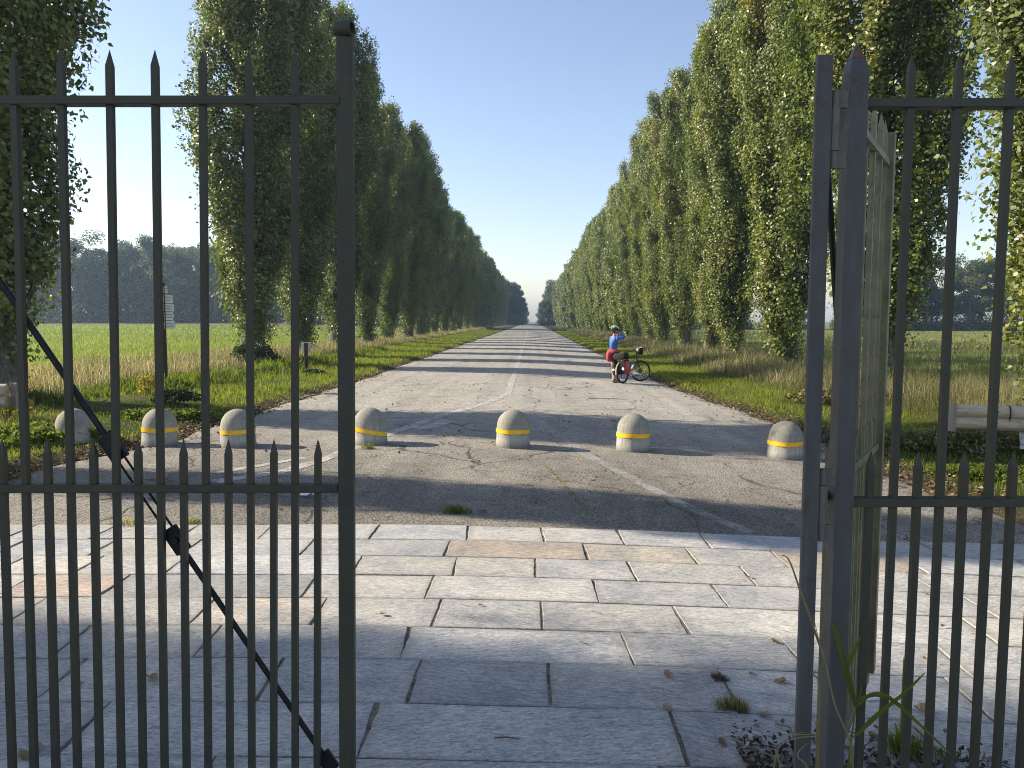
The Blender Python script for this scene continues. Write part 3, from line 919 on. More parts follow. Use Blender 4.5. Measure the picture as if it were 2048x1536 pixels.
for side, x0 in ((-1, -10.5), (1, 11.5)):
    y = 326.0
    while y < 900:
        for dx in (0, 8):
            wood_tree(x0 + side * dx + trng.uniform(-1, 1), y + trng.uniform(-3, 3), trng.uniform(1.0, 1.22) if y < 520 else trng.uniform(.9, 1.1),
                      'far dark broad-leaved tree where the road narrows away, %s side' % ('left' if side < 0 else 'right'), 'far trees along the end of the road')
        y += trng.uniform(9, 15) if y < 520 else trng.uniform(22, 34)

# ------------------------------------------------------------------ grass
def blades(x, y, z, h, w, g, lean=.45, curl=.5):
    n = len(x)
    a = g.uniform(0, 2 * PI, n)
    s = np.stack([np.cos(a), np.sin(a), np.zeros(n)], 1) * (w / 2)[:, None]
    b = g.uniform(0, 2 * PI, n) * .45 + 9 * vnoise(x + 5, y, .8)
    ln = np.abs(g.normal(0, lean, n)) * h
    d = np.stack([np.cos(b) * ln, np.sin(b) * ln, np.zeros(n)], 1)
    base = np.stack([x, y, z], 1)
    mid = base + d * .38 + np.array((0, 0, 1))[None] * (h * .6)[:, None]
    tip = base + d + np.array((0, 0, 1))[None] * (h * np.clip(1 - curl * (ln / np.maximum(h, 1e-6)) ** 2 * .6, .3, 1))[:, None]
    return np.stack([base - s, base + s, mid + s * .8, mid - s * .8, tip + s * .12, tip - s * .12], 1)
def grass_obj(name, x, y, h, w, tint, mat, label, cat, g, lean=.45, z=None, parent=None, kind='stuff'):
    if z is None: z = ground_zv(x, y) - .01
    V = blades(x, y, z, h, w, g, lean)
    n = len(x)
    i = np.arange(n)[:, None] * 6
    nr_ = np.asarray(y) < 38
    tint = np.clip(tint, 0, 1)
    F = np.concatenate([(i[nr_] + np.array((0, 1, 2, 3))), (i[nr_] + np.array((3, 2, 4, 5))), (i[~nr_] + np.array((0, 1, 4, 5)))], 0)
    me = mesh_np(name, V.reshape(-1, 3), F, np.concatenate([tint[nr_], tint[nr_], tint[~nr_]]), mat=mat)
    o = link(name, me, None, parent)
    return tag(o, label, cat, None, kind)

def band(n, y0, y1, x_in, x_out, side, g, falloff=1.0):
    """points between two offsets from the road edge, denser near the photographer"""
    u = g.uniform(0, 1, n)
    y = y0 * (y1 / y0) ** (u ** falloff)
    e = left_edge(y) if side < 0 else right_edge(y)
    if callable(x_out): far = x_out(y)
    else: far = np.full(n, x_out)
    t = g.uniform(0, 1, n)
    near = e + side * x_in
    x = near + (far - near) * t
    return x, y
_nt = np.random.default_rng(99).random((64, 64))
def vnoise(x, y, f):
    x = np.asarray(x) * f; y = np.asarray(y) * f
    xi = np.floor(x).astype(int); yi = np.floor(y).astype(int); fx = x - xi; fy = y - yi
    fx = fx * fx * (3 - 2 * fx); fy = fy * fy * (3 - 2 * fy)
    t = lambda a, b: _nt[a % 64, b % 64]
    return (t(xi, yi) * (1 - fx) + t(xi + 1, yi) * fx) * (1 - fy) + (t(xi, yi + 1) * (1 - fx) + t(xi + 1, yi + 1) * fx) * fy
def patchy(x, y, k=0.0, f=1.0):
    x = np.asarray(x) + 17.3 * k; y = np.asarray(y) - 9.1 * k
    return np.clip(.5 + 1.15 * (.5 * vnoise(x, y, .45 * f) + .3 * vnoise(x, y, 1.2 * f) + .2 * vnoise(x, y, 3.1 * f) - .5), 0, 1)
def patchy_old(x, y, k=0.0, f=1.0): return .5 + .25 * np.sin(x * 1.9 * f + y * .63 * f + k) + .25 * np.sin(y * 1.1 * f - x * .8 * f + 2.1 * k)

g = np.random.default_rng(21)
# mown verges
for side, nm in ((-1, 'left'), (1, 'right')):
    n = 120000
    lim = (lambda y: np.interp(y, [5, 14, 25, 400], [-12.5, -11.0, -9.6, -9.4])) if side < 0 else (lambda y: np.interp(y, [5, 12, 20, 30, 400], [12, 9.5, 7.6, 7.0, 7.0]))
    x, y = band(n, 7.2, 150, .02, lim, side, g, 1.0)
    e = np.where(side < 0, left_edge(y) - x, x - right_edge(y))
    p = patchy(x, y, .4, 1.3)
    keep = g.uniform(0, 1, n) < (.25 + .75 * ss(.0, .5, e)) * (.35 + .65 * p)
    x, y, p, e = x[keep], y[keep], p[keep], e[keep]
    sc_ = np.clip(y / 18, .8, 5)
    h = g.uniform(.05, .13, len(x)) * (.7 + .7 * p) * np.clip(sc_, .8, 1.4)
    grass_obj('verge_grass', x, y, h, .009 * sc_, np.clip(g.normal(.40 + .15 * p - (.0 if side < 0 else -.12), .2, len(x)), 0, 1), M['lawn'],
              f'short bright green grass of the {nm} verge beside the asphalt', 'grass', g, .6)
# tall dry grass strips under the trees
for side, nm in ((-1, 'left'), (1, 'right')):
    n = 100000
    u = g.uniform(0, 1, n); y = 11.0 * (190 / 11.0) ** u
    if side < 0:
        a_ = np.interp(y, [5, 14, 25, 400], [-10.9, -10.5, -9.3, -9.2]); b_ = np.interp(y, [5, 30, 60, 400], [-19, -16.5, -14.5, -14])
    else:
        a_ = np.interp(y, [5, 12, 20, 30, 400], [10, 8.6, 7.2, 6.6, 6.6]); b_ = np.interp(y, [5, 30, 400], [15, 14, 13.6])
    t = g.beta(1.1, 1.2, n); x = a_ + (b_ - a_) * t
    p = patchy(x, y, 1.1 + side, .8)
    sc_ = np.clip(y / 22, .7, 5)
    edge = np.minimum(ss(0, .12, t), ss(1.0, .75, t))
    h = g.uniform(.18, .68, n) * (.30 + 1.05 * p) * (.45 + .55 * edge) * (1.0 if side < 0 else 1.1)
    green = (h < .30) | (g.random(n) < .25)
    tint = np.where(green, g.normal(.15, .12, n), g.normal(.52 + .55 * (patchy(x, y, 4.2 + side, 1.6) - .5) - (.0 if side < 0 else .10), .22, n))
    grass_obj('tall_grass', x, y, h, .011 * sc_, tint, M['hay'], f'tall straw-coloured grass growing under the {nm} row of poplars', 'grass', g, .62)
n = 9000
u = g.uniform(0, 1, n); y = 12.5 * (45 / 12.5) ** u
x = np.interp(y, [5, 14, 25, 400], [-10.6, -10.3, -9.0, -8.9]) + g.normal(0, .35, n)
p = patchy(x, y, 6.6, 1.1); keep = p > .42; x, y, p = x[keep], y[keep], p[keep]
grass_obj('rank_weeds', x, y, g.uniform(.15, .45, len(x)) * p * 1.3, .03 * np.clip(y / 20, .8, 3), g.normal(.12, .12, len(x)), M['lawn'], 'dark rank weeds between the mown left verge and the dry grass', 'weeds', g, .7)
# field crops
n = 122000
u = g.uniform(0, 1, n); y = 16 * (137 / 16.0) ** u
xl = -np.clip(.78 * y, 22, 130); xr = np.interp(y, [5, 30, 60, 400], [-15.5, -15, -14, -13.5])
x = xr + (xl - xr) * g.uniform(0, 1, n)
p = patchy(x, y, 2.0, .25)
grass_obj('field_crop', x, y, g.uniform(.14, .28, n) * (.8 + .5 * p), .013 * np.clip(y / 18, .9, 7), g.normal(.45 + .5 * (p - .5), .2, n), M['crop'],
          'even bright green young crop covering the left field', 'crop', g, .45, z=gz(x, y) + .0)
n = 88000
u = g.uniform(0, 1, n); y = 13 * (150 / 13.0) ** u
xr = np.clip(.80 * y, 20, 130); xl = np.full(n, 12.8)
x = xl + (xr - xl) * g.uniform(0, 1, n)
p = patchy(x, y, 3.0, .3)
dry = ss(35, 90, y)
grass_obj('field_grass', x, y, g.uniform(.14, .34, n) * (.6 + .7 * p), .014 * np.clip(y / 18, .8, 7), g.normal(.22 + .5 * p + .10 * dry, .2, n), M['pale'],
          'uneven half dry grass covering the right field', 'grass', g, .45, z=ground_zv(x, y) - .02)

# creeping ground plants and ivy where the verge meets the apron
def leaf_patch(name, cx, cy, rx, ry, hh, n, size, mat, label, cat, parent=None, zb=None, kind=None, tmean=.5, group=None):
    a = g.uniform(0, 2 * PI, n); r = np.sqrt(g.uniform(0, 1, n))
    r = r * (.8 + .2 * np.sin(a * 3 + cx) + .12 * np.sin(a * 7 + cy))
    x = cx + rx * r * np.cos(a); y = cy + ry * r * np.sin(a)
    top = hh * np.sqrt(np.clip(1 - (r * .95) ** 2, 0, 1)) * (.6 + .5 * patchy(x, y, cx, 6))
    z = (ground_zv(x, y) if zb is None else zb) + top * g.uniform(.15, 1, n) ** .6
    nr = norm(g.normal(size=(n, 3)) * .6 + np.array((0, -.2, .7)))
    me = leaves_mesh(name, np.stack([x, y, z], 1), nr, size, np.clip(g.normal(tmean, .22, n), 0, 1), g, mat)
    o = link(name, me, None, parent)
    if parent is None: tag(o, label, cat, group, kind)
    return o
def stems(name, cx, cy, rx, ry, hh, k, parent, zb):
    b = MB()
    for i in range(k):
        a = random.uniform(0, 6.28); q = random.uniform(.5, 1)
        b.tube([(cx + .04 * math.cos(a), cy + .04 * math.sin(a), zb - .02), (cx + rx * .4 * q * math.cos(a), cy + ry * .4 * q * math.sin(a), zb + hh * q), (cx + rx * q * math.cos(a), cy + ry * q * math.sin(a), zb + hh * .55 * q)], [.006, .005, .003], 4)
    return b.build(name, M['twig'], parent)
def bush(name, px, rx, ry, hh, n, size, mat, label, cat, tm=.5, group=None):
    p = at(*px)
    zb = ground_z(p.x, p.y)
    e = empty(name, (p.x, p.y, zb)); tag(e, label, cat, group)
    o = leaf_patch('foliage', 0, 0, rx, ry, hh, n, size, mat, None, None, e, zb=0.0, tmean=tm)
    stems('stems', 0, 0, rx, ry, hh, 9, e, 0)
    return e
bush('bramble', (352, 815), .62, .45, .42, 1500, .06, M['ivy'], 'dark low bramble tangle around the foot of the brown signpost', 'shrub', .35)
bush('yellow_shrub', (297, 800), .34, .28, .62, 260, .065, M['autumn'], 'small shrub with yellow autumn leaves left of the signpost foot', 'shrub')
bush('ivy_mound', (508, 742), 1.0, .8, .95, 2600, .085, M['ivy'], 'dark ivy mound wrapped around the trunk foot of the second left poplar', 'ivy', .3)
bush('ivy_mound', (735, 692), 1.0, .9, .9, 1500, .10, M['ivy'], 'dark ivy mound at a trunk foot just right of the left gate stile', 'ivy', .3)
bush('bramble', (625, 752), .5, .35, .22, 700, .06, M['ivy'], 'low weeds around the foot of the white back-turned panel', 'shrub', .35)
bush('leafy_weed', (330, 845), 1.1, .45, .24, 1700, .07, M['lawn'], 'green leafy weeds on the verge just behind the second bollard', 'weed', .3)
bush('leafy_weed', (60, 890), 1.3, .8, .30, 2600, .075, M['lawn'], 'rank leafy weeds around the leftmost bollard at the left frame edge', 'weed', .3)
bush('yellow_shrub', (15, 850), .5, .4, .55, 500, .07, M['autumn'], 'yellowing shrub in front of the log rail end at the left frame edge', 'shrub', .3)
bush('leafy_weed', (1905, 905), 1.5, .7, .32, 2600, .075, M['hay'], 'dark weeds and dead stalks under the log guard rail on the right', 'weed', .22)
bush('leafy_weed', (1990, 960), .9, .5, .16, 1800, .06, M['lawn'], 'low green weeds in front of the guard rail post on the right', 'weed', .35)
bush('leafy_weed', (1690, 815), 1.5, .8, .45, 2200, .085, M['hay'], 'greyish tall weeds at the verge edge behind the rightmost bollard', 'weed', .3)

# leaves swept along the edges of the asphalt and over the apron
def litter_pts(n, fn):
    x, y = fn(n)
    z = np.where((x > left_edge(y)) & (x < right_edge(y)) & (y > V0), gz(x, y) + .012, ground_zv(x, y) + .03)
    return x, y, z
Ps = []
for side in (-1, 1):
    n = 5200
    y = 8.5 * (75 / 8.5) ** g.uniform(0, 1, n)
    e = left_edge(y) if side < 0 else right_edge(y)
    x = e + side * g.normal(.10, .26, n)
    Ps.append((x, y))
n = 420; y = g.uniform(7.0, 24, n); Ps.append((g.uniform(-5, 4.5, n), y))
x = np.concatenate([p[0] for p in Ps]); y = np.concatenate([p[1] for p in Ps])
z = np.where((x > left_edge(y)) & (x < right_edge(y)), gz(x, y) + .013, ground_zv(x, y) + .035)
nr = norm(g.normal(size=(len(x), 3)) * .35 + np.array((0, 0, 1)))
tag(link('leaf_litter', leaves_mesh('leaf_litter', np.stack([x, y, z], 1), nr, .055, np.clip(g.normal(.5, .28, len(x)), 0, 1), g, M['litter'])),
    'brown fallen leaves swept along both edges of the asphalt', 'leaf litter', None, 'stuff')
# grit and crumbs lying in the joints and under the right gate post
n = 4200
u = 1.0 + 1.5 * g.beta(.9, 1.5, n); v = g.normal(2.98, .19, n) - .08 * (u - 1)
keep = v < 3.55; u, v = u[keep], v[keep]
x, y = uv(u, v)
z = gz(x, y) + .010 + np.abs(g.normal(0, .018, len(x)))
nr = norm(g.normal(size=(len(x), 3)) * .6 + np.array((0, 0, .8)))
tag(link('leaf_litter', leaves_mesh('leaf_litter', np.stack([x, y, z], 1), nr, .026, np.clip(g.normal(.30, .28, len(x)), 0, 1), g, M['debris'])),
    'heap of dry leaf crumbs drifted against the foot of the right gate post', 'leaf litter', None, 'stuff')

tw = MB()
for i in range(26):
    u, v = random.uniform(1.0, 2.3), random.gauss(3.18, .18)
    x, y = uv(u, v); a = random.uniform(0, 3.14); L_ = random.uniform(.04, .16); z_ = float(gz(x, y)) + .012
    tw.tube([(x, y, z_), (x + L_ * .5 * math.cos(a), y + L_ * .5 * math.sin(a), z_ + random.uniform(.0, .03)), (x + L_ * math.cos(a + .3), y + L_ * math.sin(a + .3), z_ + random.uniform(.0, .02))], .0028, 4)
tag(tw.build('twig_litter', M['twig']), 'loose dry twigs lying in the debris along the right fence foot', 'twigs', None, 'stuff')

# ------------------------------------------------------------------ bollards
bl = [(149, 906, 'concrete dome bollard without a yellow band, leftmost, half in the weeds'),
      (320, 905, 'concrete dome bollard with yellow band, second from left, behind a gate bar'),
      (477, 907, 'concrete dome bollard with yellow band seen between gate bars, third from left'),
      (741, 903, 'concrete dome bollard with its yellow band slipped down and slanting'),
      (1026, 908, 'concrete dome bollard with yellow band standing in the middle of the road'),
      (1266, 915, 'concrete dome bollard with yellow band between the middle one and the right gate'),
      (1570, 931, 'concrete dome bollard with yellow band partly hidden by the right gate stile')]
prof = [(0.262, -.05), (0.262, .0), (0.258, .02), (.250, .10), (.245, .22), (.242, .30)]
for i in range(1, 12):
    a = PI / 2 * i / 11.0
    prof.append((max(.004, .242 * math.cos(a)), .30 + .25 * math.sin(a)))
bm_ = MB().lathe(prof, 40)
rb = random.Random(3)
bollard_me = bm_.mesh('body', M['concrete'], True)
def band_mesh(z0, tilt, r=.247):
    b = MB(); n = 48
    for k in range(n):
        a = 2 * PI * k / n
        dz = tilt * math.sin(a + .5)
        rr = r + .004 + (.002 * math.sin(a * 5))
        for (dr, zz) in ((0, -.030), (.004, -.030), (.004, .030), (0, .030)):
            b.v.append(((rr + dr) * math.cos(a), (rr + dr) * math.sin(a), z0 + dz + zz + .003 * math.sin(a * 3)))
    for k in range(n):
        for q in range(4): b.f.append((k * 4 + q, ((k + 1) % n) * 4 + q, ((k + 1) % n) * 4 + (q + 1) % 4, k * 4 + (q + 1) % 4))
    return b.mesh('yellow_band', M['tape'])
bands = [band_mesh(.235, .006), band_mesh(.205, .052)]
for i, (px, py, lab) in enumerate(bl):
    p = at(px, py - 16)                                       # the base centre lies behind its front rim
    r = empty('bollard', (p.x, p.y, float(gz(p.x, p.y))), rb.uniform(0, 6) if i != 3 else 2.2)
    r.rotation_euler = (rb.uniform(-.02, .02), rb.uniform(-.02, .02), r.rotation_euler.z)
    tag(r, lab, 'bollard', 'row of concrete bollards across the road')
    link('body', bollard_me, None, r)
    if i > 0: link('yellow_band', bands[1 if i == 3 else 0], None, r)

# ------------------------------------------------------------------ gates and fence
def picket_mesh(name, h, w, mat, tip=.055):
    b = MB(); q = w / 2
    b.v = [(-q, -q, 0), (q, -q, 0), (q, q, 0), (-q, q, 0), (-q, -q, h - tip), (q, -q, h - tip), (q, q, h - tip), (-q, q, h - tip), (0, 0, h)]
    b.f = [(3, 2, 1, 0), (0, 1, 5, 4), (1, 2, 6, 5), (2, 3, 7, 6), (3, 0, 4, 7), (4, 5, 8), (5, 6, 8), (6, 7, 8), (7, 4, 8)]
    return b.mesh(name, mat)
def fill(parent, us_t, us_s, zb, z_tall, z_short, mat, lean=0.0, w=.0215, zref=1.3):
    mt = picket_mesh('picket', z_tall - zb, w, mat); ms = picket_mesh('short_picket', z_short - zb, w, mat)
    for us_, m_, nm in ((us_t, mt, 'picket'), (us_s, ms, 'short_picket')):
        for u in us_:
            o = link(nm, m_, None, parent)
            o.location = (u + lean * (zb - zref), random.uniform(-.0006, .0006), zb)
            o.rotation_euler = (random.gauss(0, .0012), math.atan(lean) + random.gauss(0, .0012), random.gauss(0, .03))
def bar(parent, name, u0, u1, z, h, d, mat, lean=0.0, zref=1.3):
    return MB().box(((u0 + u1) / 2 + lean * (z - zref), 0, z), (u1 - u0, d, h)).build(name, mat, parent, bevel=.002)
def tie_rod(parent, p0, p1, ta, tb, mat):
    """thin brace rod with a turnbuckle between ta and tb of its length"""
    p0, p1 = Vector(p0), Vector(p1)
    A, B = p0.lerp(p1, ta), p0.lerp(p1, tb)
    d = (p1 - p0).normalized()
    rod = MB().tube([p0, A], .0112, 8).tube([B, p1], .0100, 8).build('tie_rod', mat, parent)
    yv = Vector((0, 1, 0)); sd = d.cross(yv).normalized()
    Mx = Matrix((sd, yv, d)).transposed()
    MB().box(A, (.062, .024, .105), Mx).box(B, (.056, .024, .100), Mx).box(A.lerp(B, .5) + sd * .014, (.008, .010, (B - A).length), Mx).box(A.lerp(B, .5) - sd * .014, (.008, .010, (B - A).length), Mx).build('turnbuckle', mat, rod, bevel=.004)
    for c in (A, B):
        MB().tube([c - yv * .022, c + yv * .022], .013, 8).build('bolt', mat, rod)
    for c in (p0, p1):
        MB().box(c, (.055, .020, .075), Mx).build('clevis', mat, rod, bevel=.004)
    return rod

# left leaf, closed
VL = 2.63
cx_, cy_ = uv(-2.22, VL)
gl = tag(empty('gate_leaf', (cx_, cy_, 0), YAW), 'dark iron gate leaf standing closed on the left, its stile ending in a curled top', 'gate')
U0 = -2.22
lean = .024
tall = [(-.749 - .1555 * k) - U0 for k in range(10)]
tall = [u for u in tall if u > .06]
short = [(-.671 - .1555 * k) - U0 for k in range(11)]
short = [u for u in short if u > .06]
fill(gl, tall, short, .10, 2.748, 1.448, M['iron'], lean)
stl = -.572 - U0
bar(gl, 'top_rail', .0, stl - .029, 2.578, .028, .042, M['iron'], lean)
bar(gl, 'middle_rail', .0, stl - .029, 1.274, .028, .042, M['iron'], lean)
bar(gl, 'bottom_rail', .0, stl - .029, .115, .05, .034, M['iron'], lean)
sb = MB()
ztop = 2.795
sh = lambda z: lean * .6 * (z - 1.3)
hw, hd = .0265, .016
for z in (.08, 1.3, ztop): sb.v += [(stl + sh(z) - hw, -hd, z), (stl + sh(z) + hw, -hd, z), (stl + sh(z) + hw, hd, z), (stl + sh(z) - hw, hd, z)]
sb.f.append((3, 2, 1, 0))
for i in range(2):
    for k in range(4): sb.f.append((i * 4 + k, i * 4 + (k + 1) % 4, i * 4 + 4 + (k + 1) % 4, i * 4 + 4 + k))
sb.f.append((8, 9, 10, 11))
stile = sb.build('stile', M['iron'], gl)
# rolled top of the stile: a flat band curled over towards the viewer
cb = MB(); ns = 22
ro, th = .031, .009
for i in range(ns + 1):
    a = R(-10) + R(330) * i / ns
    k = 1 - .18 * i / ns
    for rr in (ro * k, (ro - th) * k):
        yy = -.006 + rr * math.cos(a); zz = ztop + .012 + rr * math.sin(a)
        for xx in (-hw, hw): cb.v.append((stl + sh(ztop) + xx, yy, zz))
for i in range(ns):
    q = i * 4; r_ = q + 4
    cb.f += [(q, q + 1, r_ + 1, r_), (q + 3, q + 2, r_ + 2, r_ + 3), (q + 2, q, r_, r_ + 2), (q + 1, q + 3, r_ + 3, r_ + 1)]
cb.f += [(0, 2, 3, 1), (ns * 4, ns * 4 + 1, ns * 4 + 3, ns * 4 + 2)]
cpv = Vector((stl + sh(ztop), 0, 0)); rot_ = Matrix.Rotation(R(-12), 3, 'Z')
cb.v = [tuple(rot_ @ (Vector(p) - cpv) + cpv) for p in cb.v]
cb.build('curled_end', M['iron'], stile, smooth=True)
bar(gl, 'hinge_stile', -.06, -.002, 1.4, 2.65, .04, M['iron'])
a_ = on_plane(0, 562, VL + .03); b_ = on_plane(648, 1512, VL + .03)
dz_ = (b_[1] - a_[1]) / (b_[0] - a_[0])
pA = (a_[0] - .55 - U0, .030, a_[1] - .55 * dz_); pB = (b_[0] + .012 - U0, .030, b_[1] + .012 * dz_)
tt = lambda px: ((on_plane(px, 800, VL + .03)[0] - U0) - pA[0]) / (pB[0] - pA[0])
tie_rod(gl, pA, pB, tt(222), tt(343), M['black_iron'])
cx_, cy_ = uv(-2.36, VL)
b = MB().box((0, 0, 1.4), (.07, .07, 2.8)); n_ = len(b.v)
b.add([(-.035, -.035, 2.803), (.035, -.035, 2.803), (.035, .035, 2.803), (-.035, .035, 2.803), (0, 0, 2.90)], [(0, 1, 4), (1, 2, 4), (2, 3, 4), (3, 0, 4)])
tag(link('gate_post', b.mesh('gate_post', M['iron_post']), None), 'square iron post carrying the left gate leaf, outside the picture', 'post').location = (cx_, cy_, 0)

# right fixed panel with its spiked post
VR = 2.48
UP = 1.075
cx_, cy_ = uv(UP, VR)
fp = tag(empty('fence_panel', (cx_, cy_, 0), YAW), 'fixed iron fence panel at the right with a thick spear-topped end post', 'fence')
q = .0295
zs_, zt_ = 2.617, 2.716
pb = MB()
for z in (-.25, 1.4, zs_): pb.v += [(-q, -q, z), (q, -q, z), (q, q, z), (-q, q, z)]
pb.v += [(-.020, -.020, 2.665), (.020, -.020, 2.665), (.020, .020, 2.665), (-.020, .020, 2.665), (0, 0, zt_)]
pb.f.append((3, 2, 1, 0))
for i in range(3):
    for k in range(4): pb.f.append((i * 4 + k, i * 4 + (k + 1) % 4, i * 4 + 4 + (k + 1) % 4, i * 4 + 4 + k))
for k in range(4): pb.f.append((12 + k, 12 + (k + 1) % 4, 16))
post = pb.build('post', M['iron_post'], fp)
MB().add([(-.0215, -.0215, 2.664), (.0215, -.0215, 2.664), (.0215, .0215, 2.664), (-.0215, .0215, 2.664), (.004, -.010, 2.700), (.008, -.010, 2.692), (.006, .006, 2.70), (-.0, .0, 2.70)],
         [(0, 1, 5, 4), (1, 2, 6, 5), (2, 3, 7, 6), (3, 0, 4, 7)]).build('rusty_patch', M['rust_tip'], post)
tall = [1.244 + .1555 * k - UP for k in range(16)]
short = [1.166 + .1555 * k - UP for k in range(17)]
fill(fp, tall, short, .02, 2.684, 1.431, M['iron'])
bar(fp, 'top_rail', q + .001, 2.6, 2.528, .028, .042, M['iron'])
bar(fp, 'middle_rail', q + .001, 2.6, 1.261, .029, .042, M['iron'])
bar(fp, 'bottom_rail', q + .001, 2.6, .075, .045, .034, M['iron'])

# right leaf, swung open away from the viewer
H0 = Vector((.985, 2.46)); E0 = Vector((1.69, 3.55))
Lr = (E0 - H0).length
ang = math.atan2(E0.y - H0.y, E0.x - H0.x)
cx_, cy_ = uv(H0.x, H0.y)
gr = tag(empty('gate_leaf', (cx_, cy_, 0), YAW + ang), 'algae-stained, sunlit-coloured iron gate leaf swung open on the right behind the spear-topped post', 'gate')
ns_ = int(Lr / .155)
tall = [.285 + .155 * k for k in range(7) if .13 + .155 * k < Lr - .05]
short = [.21 + .155 * k for k in range(8) if .21 + .155 * k < Lr - .05]
fill(gr, tall, short, .19, 2.735, 1.44, M['iron_leaf'])
bar(gr, 'top_rail', .030, Lr - .026, 2.555, .030, .042, M['iron_leaf'])
bar(gr, 'middle_rail', .030, Lr - .026, 1.275, .030, .042, M['iron_leaf'])
bar(gr, 'bottom_rail', .030, Lr - .026, .175, .05, .036, M['iron_leaf'])
MB().box((Lr, 0, 1.44), (.056, .072, 2.50)).build('stile', M['iron_leaf'], gr, bevel=.003)
tie_rod(gr, (.12, .034, 2.50), (Lr - .03, .034, .30), .52, .64, M['black_iron'])
# hinge stile: a flat bar standing square to the viewer, with three barrel hinges reaching the post
hs_ = MB().box((0, 0, 0), (.050, .018, 2.72), Matrix.Rotation(-ang, 3, 'Z'))
o = hs_.build('hinge_stile', M['iron_post'], gr, bevel=.002)
ox, oy = -.028, 0
o.location = Matrix.Rotation(-ang, 3, 'Z') @ Vector((-.028, -.028, 1.30))
for zc in (2.44, 1.26, .22):
    hb = empty('hinge', (0, 0, 0)); hb.parent = gr
    hb.location = Matrix.Rotation(-ang, 3, 'Z') @ Vector((.012, -.02, zc)); hb.rotation_euler = (0, 0, -ang)
    MB().lathe([(.016, -.065), (.016, .065)], 14).box((-.014, -.004, 0), (.03, .012, .126)).build('barrel', M['hinge'], hb, smooth=False)
    for s_ in (-1, 1):
        MB().lathe([(.0125, .066), (.0125, .118)] if s_ > 0 else [(.0125, -.118), (.0125, -.066)], 12).box((.026, .006, s_ * .092), (.03, .014, .050)).build('knuckle', M['hinge'], hb, smooth=False)

# ------------------------------------------------------------------ signposts, guard rails
# five small arrow plates seen nearly edge-on, on a brown steel post
p = at(333, 782)
dep = p.y
mpp = math.hypot(p.x, p.y) / FPX * .985
zoff = lambda py: (782 - py) * mpp
sp = tag(empty('signpost', (p.x, p.y, ground_z(p.x, p.y) - .02), R(8)), 'brown steel signpost with five white plates seen almost edge-on behind the left bars', 'signpost')
hp = zoff(593)
MB().box((0, 0, hp / 2), (.085, .06, hp)).box((0, 0, hp + .006), (.095, .07, .012)).build('post', M['steel_brown'], sp, bevel=.004)
for i, (ya, yb, w, pt) in enumerate(((598, 612, .16, 0), (613, 629, .44, 0), (630, 645, .44, 0), (646, 662, .46, 1), (663, 679, .46, 1))):
    zc = (zoff(ya) + zoff(yb)) / 2; h = zoff(ya) - zoff(yb) - .02
    b = MB()
    prof_ = [(0, -h / 2), (w * (.86 if pt else 1), -h / 2)] + ([(w, 0)] if pt else []) + [(w * (.86 if pt else 1), h / 2), (0, h / 2)]
    n_ = len(prof_)
    b.v = [(x_, -.004, z_) for x_, z_ in prof_] + [(x_, .004, z_) for x_, z_ in prof_]
    b.f = [tuple(range(n_)), tuple(range(2 * n_ - 1, n_ - 1, -1))] + [(k, (k + 1) % n_ + 0, (k + 1) % n_ + n_, k + n_) for k in range(n_)]
    pl_ = b.build('sign_plate', M['plate'], sp)
    pl_.location = (.0, -.036, zc); pl_.rotation_euler = (R(random.uniform(-3, 3)), R((-1.5, 2, 1, -2, -4)[i]), R(74 + random.uniform(-5, 5)))
    pl_.location.x = .02
    b = MB()
    for k in range(2):
        x0 = .05
        while x0 < w * .72:
            ww = random.uniform(.02, .06); b.box((x0 + ww / 2, -.0055, h * (.18 - .36 * k)), (ww, .002, h * .16)); x0 += ww + .015
    tag(b.build('printed_lines', M['ink'], pl_), kind='stuff')

p = at(613, 745)
mpp = math.hypot(p.x, p.y) / FPX
pp = tag(empty('information_panel', (p.x, p.y, ground_z(p.x, p.y) - .02), R(2)), 'low brown post with a white square panel turned away, at the left verge', 'sign')
hh_ = (745 - 690) * mpp
MB().box((0, 0, hh_ / 2), (.12, .05, hh_)).build('post', M['steel_brown'], pp, bevel=.004)
MB().box((0, .032, hh_ - .17), (.33, .012, .38)).build('panel', M['plate'], pp, bevel=.003)

